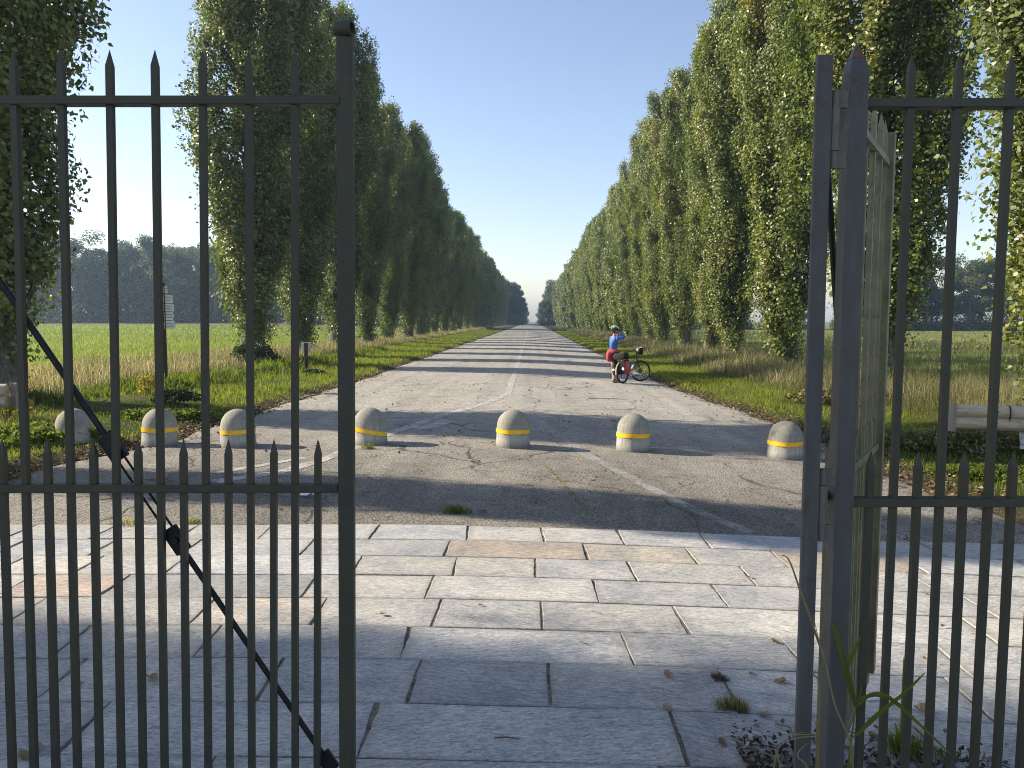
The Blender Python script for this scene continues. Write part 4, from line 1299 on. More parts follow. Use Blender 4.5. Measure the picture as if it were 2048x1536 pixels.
def guard_rail(name, loc, rz, L, label, end_first=True):
    e = tag(empty(name, loc, rz), label, 'guard rail')
    r_ = .105
    for zc in (.62, .44):
        n = 14
        pts = [(L * i / n, .012 * math.sin(i * .9 + zc * 9), zc + .008 * math.sin(i * 1.3 + zc)) for i in range(n + 1)]
        lg = MB().tube(pts, [r_ * (1 + .035 * math.sin(i * 2.2 + zc * 5)) for i in range(n + 1)], 14).build('log', M['log'], e, smooth=True)
        for k in (.55, 1.35):
            if k < L: MB().tube([(k, -r_ - .006, zc + .02), (k, -r_ + .02, zc + .02)], .017, 8).build('bolt', M['black_iron'], lg)
        MB().tube([(.72, 0, zc), (.735, 0, zc)], r_ + .004, 14).build('strap', M['black_iron'], lg)
    # curled end cap closing both logs
    b = MB(); n = 9
    for i in range(n + 1):
        a = R(100) * i / n
        x_, y_ = -.0 - .16 * math.sin(a), -r_ - .004 + .16 * (1 - math.cos(a))
        for zz in (.32, .74): b.v += [(x_, y_, zz), (x_ - .010 * math.sin(a), y_ - .010 * math.cos(a), zz)]
    for i in range(n):
        q = i * 4
        b.f += [(q, q + 2, q + 6, q + 4), (q + 1, q + 5, q + 7, q + 3), (q, q + 4, q + 5, q + 1), (q + 2, q + 3, q + 7, q + 6)]
    b.f += [(0, 1, 3, 2), (n * 4, n * 4 + 2, n * 4 + 3, n * 4 + 1)]
    b.build('end_cap', M['zinc'], e, smooth=True)
    x_ = 1.05
    while x_ < L:
        MB().box((x_, .19, .22), (.10, .12, .75)).build('post', M['steel_brown'], e, bevel=.006)
        MB().box((x_ - .09, .10, .25), (.07, .05, .38)).build('bracket', M['whitepaint'], e, bevel=.004)
        x_ += 2.0
    return e
p = at(1912, 912)
zg = ground_z(p.x, p.y)
guard_rail('log_guard_rail', (p.x, p.y + .1, zg + .02), R(-15), 4.6, 'weathered two-log guard rail with a curled end, behind the right fence bars')
p = at(18, 868)
o = guard_rail('log_guard_rail', (p.x, p.y, ground_z(p.x, p.y) + .02), R(192), 4.0, 'end of a grey log guard rail just showing at the left frame edge')

p = at(1090, 655.5)
rs = tag(empty('road_sign', (p.x + .3, p.y, 0), R(4)), 'small white road sign on a pole far down the right verge', 'road sign')
mpp = p.y / FPX
MB().tube([(0, 0, float(gz(p.x, p.y)) - .2), (0, 0, (655.5 - 637) * mpp)], .045, 8).build('pole', M['alu'], rs)
MB().box((0, -.06, (655.5 - 640) * mpp), (4.6 * mpp, .03, 5.8 * mpp)).build('sign_plate', M['plate'], rs, bevel=.01)
b = MB().box((-.9 * mpp, -.078, (655.5 - 640) * mpp), (1.0 * mpp, .004, 3.6 * mpp)).box((.9 * mpp, -.078, (655.5 - 640) * mpp), (1.0 * mpp, .004, 3.6 * mpp))
tag(b.build('sign_symbol', M['ink'], rs), kind='stuff')
p = at(1187, 672)
mk = tag(empty('marker_post', (p.x + .5, p.y, float(gz(p.x, p.y)))), 'short white marker post at the foot of the right poplars', 'marker')
MB().box((0, 0, .40), (.22, .16, .85)).build('shaft', M['plate'], mk, bevel=.02)
MB().box((0, 0, .85), (.225, .165, .08)).build('cap', M['ink'], mk, bevel=.02)

# ------------------------------------------------------------------ touring bicycle
rc = at(1245.6, 767)
heading = YAW + R(48)
bk = empty('bicycle', (rc.x, rc.y, float(gz(rc.x, rc.y)) + .002), heading)
bk.rotation_euler = (R(-4), 0, heading)
tag(bk, 'black touring bicycle loaded with bags, parked on the right half of the road', 'bicycle')
WB, WR = 1.06, .35
def wheel(parent, name, loc, rz):
    w = empty(name, loc, rz); w.parent = parent
    MB().torus((0, 0, 0), WR - .029, .029, 'y', 44, 8).build('tyre', M['rubber'], w, smooth=True)
    MB().torus((0, 0, 0), WR - .056, .012, 'y', 40, 6).build('rim', M['bikeframe'], w, smooth=True)
    b = MB()
    for k in range(18):
        a = 2 * PI * k / 18
        b.tube([(.022 * math.cos(a + .5), .02 * (-1) ** k, .022 * math.sin(a + .5)), ((WR - .06) * math.cos(a), 0, (WR - .06) * math.sin(a))], .0016, 4, False)
    b.build('spokes', M['alu'], w)
    MB().tube([(0, -.05, 0), (0, .05, 0)], .024, 12).tube([(0, .03, 0), (0, .034, 0)], .07, 20).build('hub', M['black_iron'], w)
    return w
wheel(bk, 'wheel', (0, 0, WR), 0)
STEER = R(-36)
wheel(bk, 'wheel', (WB, 0, WR), STEER)
bb = Vector((.44, 0, .29)); seat = Vector((.26, 0, .80)); head_t = Vector((.86, 0, .86)); head_b = Vector((.90, 0, .72))
fr_ = MB().tube([bb, seat], .017).tube([seat + (bb - seat) * .08, head_t], .019).tube([bb, head_b], .022).tube([head_t, head_b], .022)
for s_ in (-1, 1):
    fr_.tube([bb, (0, s_ * .065, WR)], .011).tube([seat + (bb - seat) * .1, (0, s_ * .065, WR)], .009)
fr_.build('frame', M['bikeframe'], bk, smooth=True)
fk = MB()
cst, sst = math.cos(STEER), math.sin(STEER)
def st(x, y, z): return (WB + (x - WB) * cst - y * sst, (x - WB) * sst + y * cst, z)
for s_ in (-1, 1): fk.tube([(head_b.x, 0, head_b.z), st(WB - .08, s_ * .05, .62), st(WB, s_ * .058, WR)], [.016, .015, .011])
fk.build('fork', M['bikeframe'], bk, smooth=True)
hbp = Vector((.845, 0, .98))
bar_pts = [Vector((hbp.x + cst * dx - sst * dy, sst * dx + cst * dy, hbp.z + dz)) for dx, dy, dz in ((-.12, .29, .03), (-.03, .20, .03), (.03, .06, 0), (.03, -.06, 0), (-.03, -.20, .03), (-.12, -.29, .03))]
MB().tube([head_t, hbp], .018).tube(bar_pts, .013).tube(bar_pts[:2], .018).tube(bar_pts[-2:], .018).build('handlebar', M['bikeframe'], bk, smooth=True)
MB().tube([seat, (.245, 0, .93)], .014).build('seat_post', M['alu'], bk)
MB().ell((.24, 0, .955), (.13, .07, .03)).ell((.34, 0, .952), (.09, .025, .022)).build('saddle', M['shorts'], bk, smooth=True)
b = MB()
for s_ in (-1, 1):
    b.tube([(0, s_ * .07, WR), (-.03, s_ * .065, .74), (.20, s_ * .06, .76)], .006, 6).tube([(0, s_ * .07, WR), (-.20, s_ * .065, .74), (-.03, s_ * .065, .74)], .006, 6)
b.tube([(-.20, -.065, .74), (-.20, .065, .74)], .006, 6).tube([(.0, -.065, .75), (.0, .065, .75)], .006, 6)
b.build('rack', M['bikeframe'], bk)
def fender(name, c, steer, a0, a1, mat):
    b = MB(); n = 16
    for i in range(n + 1):
        a = R(a0 + (a1 - a0) * i / n)
        for (rr, y_) in ((WR + .012, -.026), (WR + .022, 0), (WR + .012, .026)):
            x_, z_ = rr * math.cos(a), rr * math.sin(a)
            b.v.append((c[0] + x_ * math.cos(steer) - y_ * math.sin(steer), x_ * math.sin(steer) + y_ * math.cos(steer), WR + z_))
    for i in range(n): b.f += [(i * 3, i * 3 + 1, i * 3 + 4, i * 3 + 3), (i * 3 + 1, i * 3 + 2, i * 3 + 5, i * 3 + 4)]
    return b.build(name, mat, bk, smooth=True)
fender('mudguard', (0, 0), 0, 25, 190, M['zinc'])
fender('mudguard', (WB, 0), STEER, 80, 150, M['bikeframe'])
b = MB().tube([bb + Vector((0, -.07, 0)), bb + Vector((0, .07, 0))], .02, 10)
b.tube([bb + Vector((0, -.05, 0)), bb + Vector((0, -.056, 0))], .095, 24)
b.box(bb + Vector((.08, -.075, -.03)), (.17, .014, .028), Matrix.Rotation(R(20), 3, 'Y')).box(bb + Vector((-.08, .075, .03)), (.17, .014, .028), Matrix.Rotation(R(20), 3, 'Y'))
b.build('crank', M['alu'], bk)
MB().box(bb + Vector((.165, -.13, -.062)), (.09, .10, .02)).build('pedal', M['rubber'], bk, bevel=.004)
MB().box(bb + Vector((-.165, .13, .062)), (.09, .10, .02)).build('pedal', M['rubber'], bk, bevel=.004)
b = MB().tube([bb + Vector((-.02, -.056, .095)), (0, -.05, WR + .04)], .005, 6).tube([bb + Vector((-.02, -.056, -.095)), (0, -.05, WR - .04)], .005, 6)
b.build('chain', M['black_iron'], bk)
MB().tube([(.10, .08, .30), (.16, .26, .035)], .009, 8).build('kickstand', M['bikeframe'], bk)
MB().ell((.93, -.02, .80), (.035, .03, .03)).build('headlight', M['black_iron'], bk, smooth=True)
btl = MB().lathe([(.036, -.09), (.036, .06), (.016, .085), (.016, .10)], 14).build('water_bottle', M['bottle'], bk, smooth=True)
btl.location = (.62, 0, .50); btl.rotation_euler = (0, R(42), 0)

def bag_mesh(w, d, h, top=.9):
    b = MB(); rows = 6
    for i in range(rows):
        t = i / (rows - 1)
        k = (1 - .10 * (2 * t - 1) ** 4) * (1 - (1 - top) * t); kd = (1 - .22 * (2 * t - 1) ** 4)
        n = 16
        for j_ in range(n):
            a = 2 * PI * j_ / n
            cx_, sx_ = math.cos(a), math.sin(a)
            sq = lambda v_: math.copysign(abs(v_) ** .45, v_)
            b.v.append((sq(cx_) * w / 2 * k * (1 + .02 * math.sin(5 * a + i)), sq(sx_) * d / 2 * kd, h * t))
    for i in range(rows - 1):
        for j_ in range(n): b.f.append((i * n + j_, i * n + (j_ + 1) % n, (i + 1) * n + (j_ + 1) % n, (i + 1) * n + j_))
    b.f += [tuple(range(n - 1, -1, -1)), tuple((rows - 1) * n + k for k in range(n))]
    return b
BM = Matrix.Translation(bk.location) @ bk.rotation_euler.to_matrix().to_4x4()
def bag(name, loc, dims, mats, label, rz=0.0, refl=(), roll=True):
    e = empty(name)
    e.matrix_world = BM @ Matrix.Translation(loc) @ Matrix.Rotation(rz, 4, 'Z')
    tag(e, label, 'bag', 'bags on the touring bicycle')
    w, d, h = dims
    bag_mesh(w, d, h).build('body', mats[0], e, smooth=True)
    if roll: MB().tube([(-w * .44, 0, h + .015), (w * .44, 0, h + .015)], .035, 10).build('rolled_top', mats[1], e, smooth=True)
    for (x_, y_, z_, nx_) in refl:
        if nx_: MB().tube([(x_ - .006, y_, z_), (x_ + .006, y_, z_)], .040, 12).build('reflector', M['reflect'], e)
        else: MB().tube([(x_, y_ - .006, z_), (x_, y_ + .006, z_)], .040, 12).build('reflector', M['reflect'], e)
    return e
right_b = bag('pannier', (-.03, -.175, .30), (.34, .17, .40), (M['bag_red'], M['bag_black']), 'red pannier with black back hanging on the right side of the bicycle', 0, ())
MB().box((-.182, 0, .20), (.022, .165, .40)).build('back_panel', M['bag_black'], right_b, bevel=.008)
MB().tube([(-.200, -.01, .17), (-.190, -.01, .17)], .045, 12).build('reflector', M['reflect'], right_b)
left_b = bag('pannier', (-.06, .175, .28), (.33, .17, .38), (M['bag_black'], M['bag_black']), 'black pannier on the far side of the bicycle, beside the rider\'s leg', 0, ((-.165, 0, .17, True),))
bag('rack_bag', (-.05, 0, .765), (.30, .52, .20), (M['bag_black'], M['bag_black']), 'wide black duffel strapped across the bicycle\'s rear rack', 0, (), False)
hb_ = bag('handlebar_bag', (.97, -.07, .88), (.17, .26, .22), (M['bag_black'], M['bag_black']), 'dark handlebar bag with a clear map sleeve on the bicycle', STEER, (), False)
MB().box((0, -.02, .228), (.15, .22, .012), Matrix.Rotation(R(-12), 3, 'Y')).build('map_sleeve', M['mapcase'], hb_, bevel=.003)
MB().box((-.09, 0, .15), (.012, .17, .10)).build('front_label', M['mapcase'], hb_, bevel=.003)

# ------------------------------------------------------------------ person
pc = at(1226.5, 765)
pe = tag(empty('person', (pc.x, pc.y, float(gz(pc.x, pc.y)) + .004), YAW + R(20)),
         'cyclist in blue jersey and helmet, red jacket round the waist, camera held to the eye', 'person')
def skin(name, verts, edges, mat, root=0, sub=2, parent=pe):
    me = bpy.data.meshes.new(name)
    me.from_pydata([v[:3] for v in verts], edges, [])
    o = link(name, me, mat, parent)
    m = o.modifiers.new('Skin', 'SKIN'); m.use_smooth_shade = True
    for i, v in enumerate(verts):
        d = me.skin_vertices[0].data[i]
        d.radius = (v[3], v[4] if len(v) > 4 else v[3])
        d.use_root = (i == root)
    s = o.modifiers.new('Subd', 'SUBSURF'); s.levels = s.render_levels = sub
    return o
# body: facing +X, right side at -Y
body = [(0, 0, .94, .125, .10), (0, 0, 1.08, .10, .08), (.005, 0, 1.25, .115, .08), (.0, 0, 1.38, .10, .065), (.015, 0, 1.49, .05), (.03, 0, 1.55, .048), (.04, 0, 1.63, .082, .092), (.04, 0, 1.71, .075, .085),
        (.0, -.09, .90, .095), (-.005, -.10, .50, .060), (-.025, -.10, .32, .056), (-.02, -.10, .09, .036), (.13, -.115, .04, .034),
        (.0, .09, .90, .095), (.06, .105, .50, .060), (.05, .105, .32, .056), (.06, .105, .09, .036), (.21, .125, .04, .034),
        (.01, -.17, 1.41, .058), (.29, -.21, 1.45, .042), (.17, -.06, 1.60, .030), (.15, -.045, 1.645, .026),
        (.01, .17, 1.41, .058), (.25, .22, 1.36, .042), (.19, .07, 1.57, .030), (.17, .05, 1.63, .026)]
ed = [(0, 1), (1, 2), (2, 3), (3, 4), (4, 5), (5, 6), (6, 7), (0, 8), (8, 9), (9, 10), (10, 11), (11, 12), (0, 13), (13, 14), (14, 15), (15, 16), (16, 17),
      (3, 18), (18, 19), (19, 20), (20, 21), (3, 22), (22, 23), (23, 24), (24, 25)]
skin('body', body, ed, M['skin'])
top = [(0, 0, .99, .150, .122), (0, 0, 1.10, .135, .108), (.005, 0, 1.25, .158, .118), (.0, 0, 1.40, .150, .115), (.012, 0, 1.485, .078),
       (.01, -.17, 1.41, .072), (.29, -.21, 1.45, .054), (.20, -.09, 1.57, .042), (.01, .17, 1.41, .072), (.25, .22, 1.36, .054), (.20, .10, 1.54, .042)]
skin('jersey', top, [(0, 1), (1, 2), (2, 3), (3, 4), (3, 5), (5, 6), (6, 7), (3, 8), (8, 9), (9, 10)], M['blue'])
shp = [(0, 0, .95, .152, .128), (.0, -.09, .88, .112), (-.003, -.10, .62, .086), (.0, .09, .88, .112), (.045, .10, .62, .086)]
skin('shorts', shp, [(0, 1), (1, 2), (0, 3), (3, 4)], M['shorts'])
jk = [(.02, 0, 1.0, .165, .14), (-.13, .0, .95, .09, .13), (-.19, -.04, .80, .07, .12), (-.18, -.08, .66, .05, .09), (.10, -.12, .95, .05), (.11, -.12, .78, .035)]
skin('tied_jacket', jk, [(0, 1), (1, 2), (2, 3), (0, 4), (4, 5)], M['red'])
for s_ in (-1, 1):
    ox = -.02 if s_ < 0 else .06
    sh_ = MB().ell((ox + .055, s_ * .11, .045), (.14, .05, .048)).ell((ox - .01, s_ * .108, .085), (.06, .045, .05))
    sh_.box((ox + .055, s_ * .11, .012), (.27, .085, .022)).build('shoe', M['shoe'], pe, smooth=True)
# legs carry reddish long socks on the near leg
skin('legging', [(-.005, -.10, .62, .078), (-.008, -.10, .50, .068), (-.022, -.10, .36, .062)], [(0, 1), (1, 2)], M['red'])
hd_ = Vector((.045, 0, 1.655))
MB().ell(hd_ + Vector((-.02, 0, .01)), (.098, .086, .105)).build('hair', M['hair'], pe, smooth=True)
fc = MB().ell(hd_ + Vector((.045, 0, -.015)), (.058, .066, .095)).ell(hd_ + Vector((.105, 0, -.02)), (.018, .014, .022))
for s_ in (-1, 1): fc.ell(hd_ + Vector((-.005, s_ * .085, -.015)), (.022, .012, .034))
fc.build('face', M['skin'], pe, smooth=True)
ey = MB()
for s_ in (-1, 1): ey.ell(hd_ + Vector((.096, s_ * .032, .012)), (.008, .012, .007), 8, 6)
ey.build('eyes', M['helm_dark'], pe, smooth=True)
MB().ell(hd_ + Vector((.094, 0, -.062)), (.008, .022, .007), 8, 6).build('mouth', M['red'], pe, smooth=True)
hm = empty('helmet', hd_ + Vector((-.012, 0, .055))); hm.parent = pe
hm.rotation_euler = (0, R(8), 0)
b = MB().ell((0, 0, 0), (.140, .110, .105), 22, 14)
keep = [f for f in b.f if sum(b.v[i][2] for i in f) / len(f) > -.035]
b.f = keep; b.build('shell', M['helm_dark'], hm, smooth=True)
for y_ in (-.075, -.028, .028, .075):
    pts = []
    for i in range(11):
        a = R(18 + 144 * i / 10)
        k = math.sqrt(max(.05, 1 - (y_ / .112) ** 2))
        pts.append((.144 * k * math.cos(a), y_ * 1.02, .109 * k * math.sin(a) * 1.0))
    MB().tube(pts, .024 if abs(y_) > .05 else .019, 8).build('rib', M['helm_white'] if abs(y_) > .05 else M['helm_green'], hm, smooth=True)
b = MB()
for s_ in (-1, 1): b.tube([hd_ + Vector((.02, s_ * .10, .04)), hd_ + Vector((.03, s_ * .085, -.05)), hd_ + Vector((.05, 0, -.115))], .006, 6)
b.build('chin_strap', M['helm_dark'], pe)
for s_ in (-1, 1):
    hnd = (.15, -.045, 1.645) if s_ < 0 else (.17, .05, 1.63)
    b = MB()
    for k in range(4):
        z_ = hnd[2] + .028 - .017 * k; L_ = (.058, .066, .062, .048)[k]
        b.tube([(hnd[0], hnd[1], z_), (hnd[0] + L_ * .6, hnd[1] - s_ * .008, z_ + .006), (hnd[0] + L_, hnd[1] - s_ * .028, z_ + .004)], [.0085, .008, .006], 6)
    b.tube([(hnd[0], hnd[1], hnd[2] - .02), (hnd[0] + .02, hnd[1] - s_ * .03, hnd[2] - .035)], [.010, .008], 6)
    b.build('fingers', M['skin'], pe, smooth=True)
PM = Matrix.Translation(pe.location) @ pe.rotation_euler.to_matrix().to_4x4()
o = MB().box((0, 0, 0), (.05, .13, .08)).tube([(.02, 0, 0), (.075, 0, 0)], .030, 12).build('camera_device', M['helm_dark'], None, bevel=.004)
o.name = 'compact_camera'
o.matrix_world = PM @ Matrix.Translation((.205, 0, 1.655))
tag(o, 'small dark camera held up to the cyclist\'s face', 'camera')

# ------------------------------------------------------------------ plants and bits on the paving
def tuft(name, px, n, r, h, mat, label, tm, lean=.8, w=.004):
    p = at(*px)
    a = g.uniform(0, 2 * PI, n); q = r * np.sqrt(g.uniform(0, 1, n)) * (.7 + .3 * np.sin(3 * a + px[0]))
    x, y = p.x + q * np.cos(a) * 1.25, p.y + q * np.sin(a) * .8
    return grass_obj(name, x, y, h * g.uniform(.5, 1.1, n), np.full(n, w), g.normal(tm, .2, n), mat, label, 'grass tuft', g, lean, z=gz(x, y) + .004, kind=None)
tuft('grass_tuft', (914, 1026), 420, .135, .085, M['lawn'], 'dense green grass tuft growing through the dark asphalt before the paving', .35)
tuft('grass_tuft', (1003, 1008), 70, .09, .03, M['hay'], 'thin dry tuft in the asphalt right of the dense green one', .7)
tuft('grass_tuft', (1468, 1420), 330, .075, .060, M['hay'], 'brown mossy tuft in the slab joint left of the gate stile', .42)
tuft('grass_tuft', (1440, 1362), 170, .050, .045, M['debris'], 'small brown tuft in the joint above the bigger mossy one', .45)
tuft('grass_tuft', (738, 898), 150, .10, .10, M['lawn'], 'green tuft at the foot of the bollard with the slanting band', .4)
tuft('grass_tuft', (250, 1048), 260, .16, .06, M['hay'], 'yellowing grass fringe along the far edge of the paving, left side', .55)
tuft('grass_tuft', (385, 1046), 160, .12, .05, M['lawn'], 'short green fringe at the far edge of the paving behind the turnbuckle', .6)
tuft('grass_tuft', (1825, 1512), 260, .15, .10, M['lawn'], 'green grass tuft at the bottom of the right fence bars', .25, .5)
# weeds in the long crack ahead of the middle bollard
n = 420
t = g.uniform(0, 1, n)
pa, pb_ = at(1088, 928), at(1184, 1034)
x = pa.x + (pb_.x - pa.x) * t + g.normal(0, .018, n); y = pa.y + (pb_.y - pa.y) * t + g.normal(0, .02, n)
grass_obj('crack_weeds', x, y, g.uniform(.008, .03, n), np.full(n, .006), g.normal(.4, .25, n), M['hay'], 'thin weeds growing along the asphalt crack before the middle bollard', 'weeds', g, .9, z=gz(x, y) + .003)
# moss and straw lodged in the slab joints
n = 900
jx = []; jy = []
for r in range(2, 9):
    ym = (rows_y[r] + rows_y[r + 1]) / 2 if r < 8 else 1580
    for px in joints_px[r]:
        if px < 600 or px > 1650: continue
        u_ = w2uv(at(px, ym))[0]
        k = 45
        uu = u_ + g.normal(0, .010, k); vv = g.uniform(row_v[r + 1], row_v[r], k)
        x_, y_ = uv(uu, vv); jx.append(x_); jy.append(y_)
x = np.concatenate(jx); y = np.concatenate(jy); n = len(x)
grass_obj('joint_moss', x, y, g.uniform(.006, .018, n), np.full(n, .005), g.normal(.35, .25, n), M['hay'], 'moss and dry straw lodged in the joints of the stone paving', 'moss', g, 1.0, z=gz(x, y) - .010)

# reed-like grass at the foot of the right gate post
def arc_blade(parent, pts, w, mat, name='leaf'):
    pts = [Vector(p) for p in pts]
    # Catmull-Rom
    dense = []
    for i in range(len(pts) - 1):
        p0, p1, p2, p3 = pts[max(0, i - 1)], pts[i], pts[i + 1], pts[min(len(pts) - 1, i + 2)]
        for k in range(6):
            t = k / 6
            dense.append(.5 * ((2 * p1) + (p2 - p0) * t + (2 * p0 - 5 * p1 + 4 * p2 - p3) * t * t + (3 * p1 - p0 - 3 * p2 + p3) * t ** 3))
    dense.append(pts[-1])
    V = []; F = []; T = []
    n = len(dense)
    for i, p in enumerate(dense):
        t = i / (n - 1)
        d = (dense[min(n - 1, i + 1)] - dense[max(0, i - 1)]).normalized()
        s = d.cross(Vector((.25, 1, .15))).normalized() * w * .5 * (min(1, .35 + 3 * t) * (1 - t) ** .55 + .03)
        f = Vector((0, -1, 0)) * w * .15
        V += [tuple(p - s), tuple(p + f), tuple(p + s)]
        if i < n - 1:
            F += [(i * 3, i * 3 + 1, i * 3 + 4, i * 3 + 3), (i * 3 + 1, i * 3 + 2, i * 3 + 5, i * 3 + 4)]
            T += [.35 + .25 * t] * 2
    return link(name, mesh_np(name, V, F, T, True, mat), None, parent)
def g2w(px, py, v):
    u, z = on_plane(px, py, v); x, y = uv(u, v); return Vector((x, y, z))
rd = at(1702, 1534)
reed = tag(empty('reed_grass', (rd.x, rd.y, 0)), 'green reed-like grass with long arching blades at the right gate post foot', 'plant')
VV = 2.40
def rooted(l, v, org, dx=0.0):
    pts = [g2w(a, b, v) for a, b in l]
    f = pts[0]
    pts = [Vector((f.x + dx, f.y, float(gz(f.x, f.y)) - .02)), Vector((f.x + dx * .4, f.y, f.z * .55))] + pts
    return [p - Vector(org) for p in pts]
rd = g2w(1697, 1530, VV)
reed.location = (rd.x, rd.y, 0)
def rel(l, v): return rooted(l, v, (rd.x, rd.y, 0)) if l[0][1] >= 1500 else [g2w(a, b, v) - Vector((rd.x, rd.y, 0)) for a, b in l]
for pts, w in (([(1697, 1530), (1708, 1440), (1712, 1412)], .010), ([(1712, 1415), (1692, 1340), (1672, 1265), (1661, 1250)], .022), ([(1712, 1410), (1698, 1360), (1680, 1290), (1664, 1245)], .014),
               ([(1690, 1345), (1705, 1310), (1722, 1272)], .018), ([(1708, 1475), (1760, 1425), (1810, 1385), (1850, 1345)], .019),
               ([(1718, 1398), (1755, 1388), (1785, 1400), (1830, 1440), (1905, 1512)], .020), ([(1716, 1412), (1740, 1392), (1770, 1396), (1800, 1410)], .010),
               ([(1716, 1412), (1722, 1380), (1724, 1368)], .006)):
    arc_blade(reed, rel(pts, VV), w, M['lawn'])
for pts, w in (([(1704, 1505), (1670, 1410), (1652, 1330), (1640, 1290), (1625, 1225)], .008), ([(1640, 1295), (1622, 1240), (1600, 1180), (1578, 1120), (1560, 1110)], .009)):
    arc_blade(reed, rel(pts, VV - .1), w, M['hay'], 'dry_leaf')
rd2 = at(1800, 1502)
reed2 = tag(empty('reed_grass', (rd2.x, rd2.y, rd2.z)), 'small upright reed blades behind the second short fence bar', 'plant')
V2 = w2uv(rd2)[1]
def rel2(l, v): return [g2w(a, b, v) - rd2 for a, b in l]
for pts, w in (([(1800, 1500), (1804, 1450), (1805, 1400), (1808, 1310)], .020), ([(1790, 1500), (1795, 1470), (1790, 1445)], .022), ([(1800, 1500), (1815, 1470), (1812, 1440)], .014)):
    arc_blade(reed2, rel2(pts, V2), w, M['lawn'])
dry = tag(empty('dry_grass', (rd.x - .2, rd.y, 0)), 'pale dry grass stalks curling around the right hinge stile', 'plant')
def rel3(l, v): return rooted(sorted(l, key=lambda q: -q[1]), v, (rd.x - .2, rd.y, 0), random.uniform(-.05, .05))
for pts, w in (([(1640, 1470), (1610, 1464), (1575, 1470), (1556, 1496)], .006), ([(1618, 1485), (1600, 1500), (1596, 1515), (1615, 1540)], .008), ([(1560, 1530), (1540, 1510), (1520, 1505)], .006),
               ([(1635, 1470), (1628, 1440), (1622, 1420)], .006), ([(1638, 1380), (1628, 1350), (1624, 1345)], .009)):
    arc_blade(dry, rel3(pts, 2.36), w, M['hay'], 'stalk')

# single fallen leaves on the paving, each where the photograph shows it
def leaf_mesh(seed):
    r_ = random.Random(seed)
    b = MB(); n = 11
    b.v.append((0, 0, .006))
    for i in range(n):
        a = 2 * PI * i / n
        q = (.5 + .22 * math.cos(a) + .10 * math.cos(3 * a)) * r_.uniform(.8, 1.15)
        b.v.append((q * math.cos(a), q * .8 * math.sin(a), .10 + .30 * abs(math.sin(a + r_.uniform(-.3, .3))) * r_.uniform(.3, 1)))
    for i in range(n): b.f.append((0, 1 + i, 1 + (i + 1) % n))
    b.tube([(-.35, 0, .10), (-.65, .06, .16), (-.95, .02, .05)], [.022, .018, .014], 4)
    me = b.mesh('fallen_leaf', M['litter'], True)
    t = me.attributes.new('tint', 'FLOAT', 'FACE'); t.data.foreach_set('value', [r_.uniform(.3, .95)] * len(me.polygons))
    return me
lms = [leaf_mesh(k) for k in range(7)]
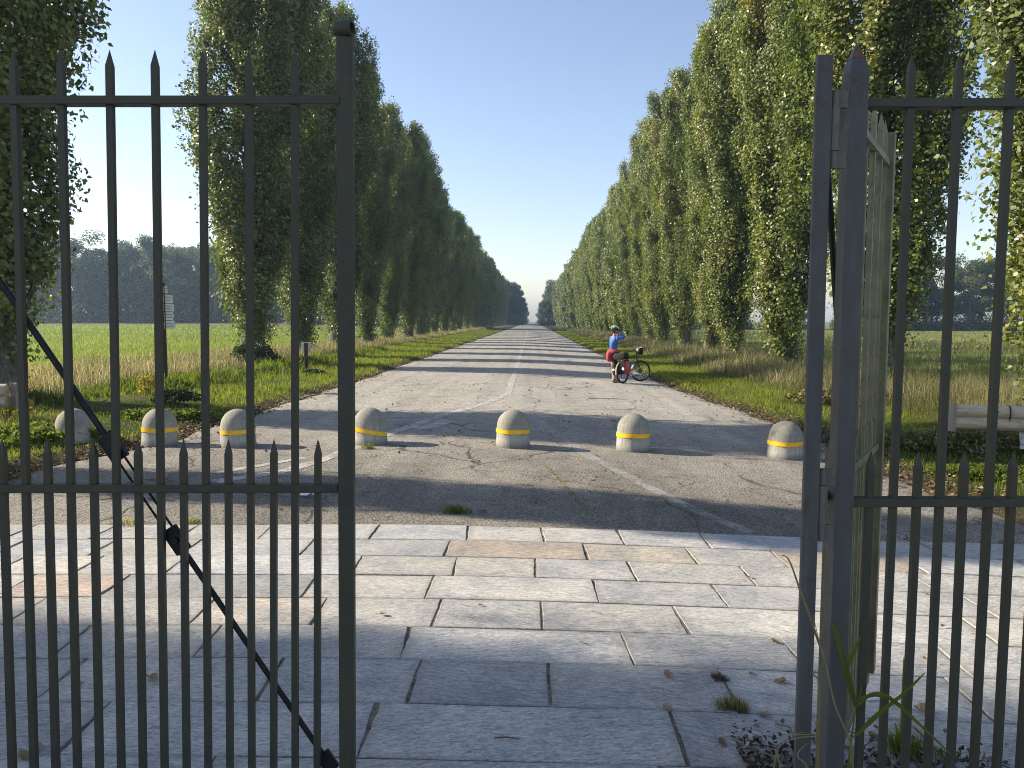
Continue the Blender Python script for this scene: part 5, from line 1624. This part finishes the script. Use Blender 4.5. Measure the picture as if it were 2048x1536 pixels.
LV = [(763, 1232, .075, 'curled brown leaf on the sunlit slab right of the left stile'), (960, 1214, .045, 'small yellowish leaf on a sunlit slab mid-paving'),
      (1166, 1288, .05, 'small crumpled brown leaf on the half-shaded long slab'), (1547, 1287, .10, 'crumpled brown leaf on the last sunlit slab before the gate stile'),
      (1338, 1357, .095, 'pale curled leaf on the shaded slab near the dark stain'), (1503, 1353, .06, 'tan leaf lying on the joint near the gate stile'),
      (1567, 1368, .10, 'grey-green leaf right beside the gate stile'), (1532, 1436, .085, 'pale folded leaf right of the mossy tuft'),
      (1443, 1492, .085, 'tan curled leaf in the bottom shaded slab row'), (1330, 1420, .07, 'pale flat leaf at the joint above the bottom slab row'),
      (1500, 1158, .05, 'small reddish leaf on a sunlit slab near the gate'), (1848, 1190, .06, 'reddish leaf behind the right fence bars'),
      (1852, 1322, .06, 'yellowish leaf behind the second tall fence bar'), (1885, 1256, .05, 'small tan leaf behind the right fence bars, above the yellowish one'),
      (300, 1360, .13, 'dark green folded leaf lying behind the left gate bars'), (280, 1380, .07, 'small leaf just left of the dark green folded one'),
      (158, 1375, .06, 'pale leaf behind the leftmost gate bars'), (45, 1520, .12, 'dry brown leaf at the bottom left corner'), (75, 1505, .10, 'dry curled leaf near the bottom left corner'),
      (1840, 1425, .12, 'big brown leaf behind the right fence bars near the bottom'), (1745, 1480, .10, 'tan leaf in the drift at the fence foot'), (1695, 1500, .10, 'dry leaf lying against the spear-topped post'),
      (1520, 1520, .08, 'broken dry leaf in the crumb heap by the stile'), (1490, 1416, .05, 'small pale leaf touching the mossy tuft'),
      (700, 1528, .08, 'dry twiggy leaf in the joint at the bottom of the left stile')]
for i, (px, py, s, lab) in enumerate(LV):
    p = at(px, py)
    o = link('fallen_leaf', lms[i % 7])
    o.location = (p.x, p.y, float(gz(p.x, p.y)) + .010); o.scale = (s * .62,) * 3
    o.rotation_euler = (random.uniform(-.25, .25), random.uniform(-.25, .25), random.uniform(0, 6.28))
    tag(o, lab, 'leaf', 'fallen leaves on the paving')
def scrap(px, py, s, lab, cat, mat):
    p = at(px, py)
    b = MB(); n = 8
    b.v.append((0, 0, .35))
    for i in range(n): b.v.append((random.uniform(.35, .6) * math.cos(i * .785), random.uniform(.2, .35) * math.sin(i * .785), random.uniform(0, .3)))
    for i in range(n): b.f.append((0, 1 + i, 1 + (i + 1) % n))
    o = b.build('paper_scrap', mat)
    o.location = (p.x, p.y, float(gz(p.x, p.y)) + .008); o.scale = (s, s, s)
    return tag(o, lab, cat)
scrap(616, 993, .16, 'white crumpled paper scrap on the asphalt behind the left gate', 'litter', M['paper'])
scrap(1735, 1402, .09, 'white paper scrap behind the first tall bar right of the post', 'litter', M['paper'])
scrap(1790, 1412, .08, 'smaller white paper scrap at the foot of the reed blades', 'litter', M['paper'])
b = MB()
p = at(1014, 1482)
o = MB().tube([(-.055, 0, .006), (0, .004, .008), (.055, -.006, .006)], .0035, 5).build('twig', M['twig'])
o.location = (p.x, p.y, float(gz(p.x, p.y)) + .008); tag(o, 'short dark twig on the big shaded slab at the bottom', 'twig')

# ------------------------------------------------------------------ the morning haze
hz = MB().box((0, 725, 14.0), (1820, 1560, 33.0)).mesh('haze')
hm_, nt, b_ = new_mat('haze')
nt.nodes.remove(b_)
pv = nt.nodes.new('ShaderNodeVolumePrincipled')
pv.inputs['Color'].default_value = (0.56, 0.77, 1.0, 1)
pv.inputs['Density'].default_value = 0.00062
pv.inputs['Anisotropy'].default_value = 0.45
nt.links.new(pv.outputs[0], nt.nodes['Material Output'].inputs['Volume'])
hz.materials.append(hm_)
tag(link('haze', hz), kind='stuff')
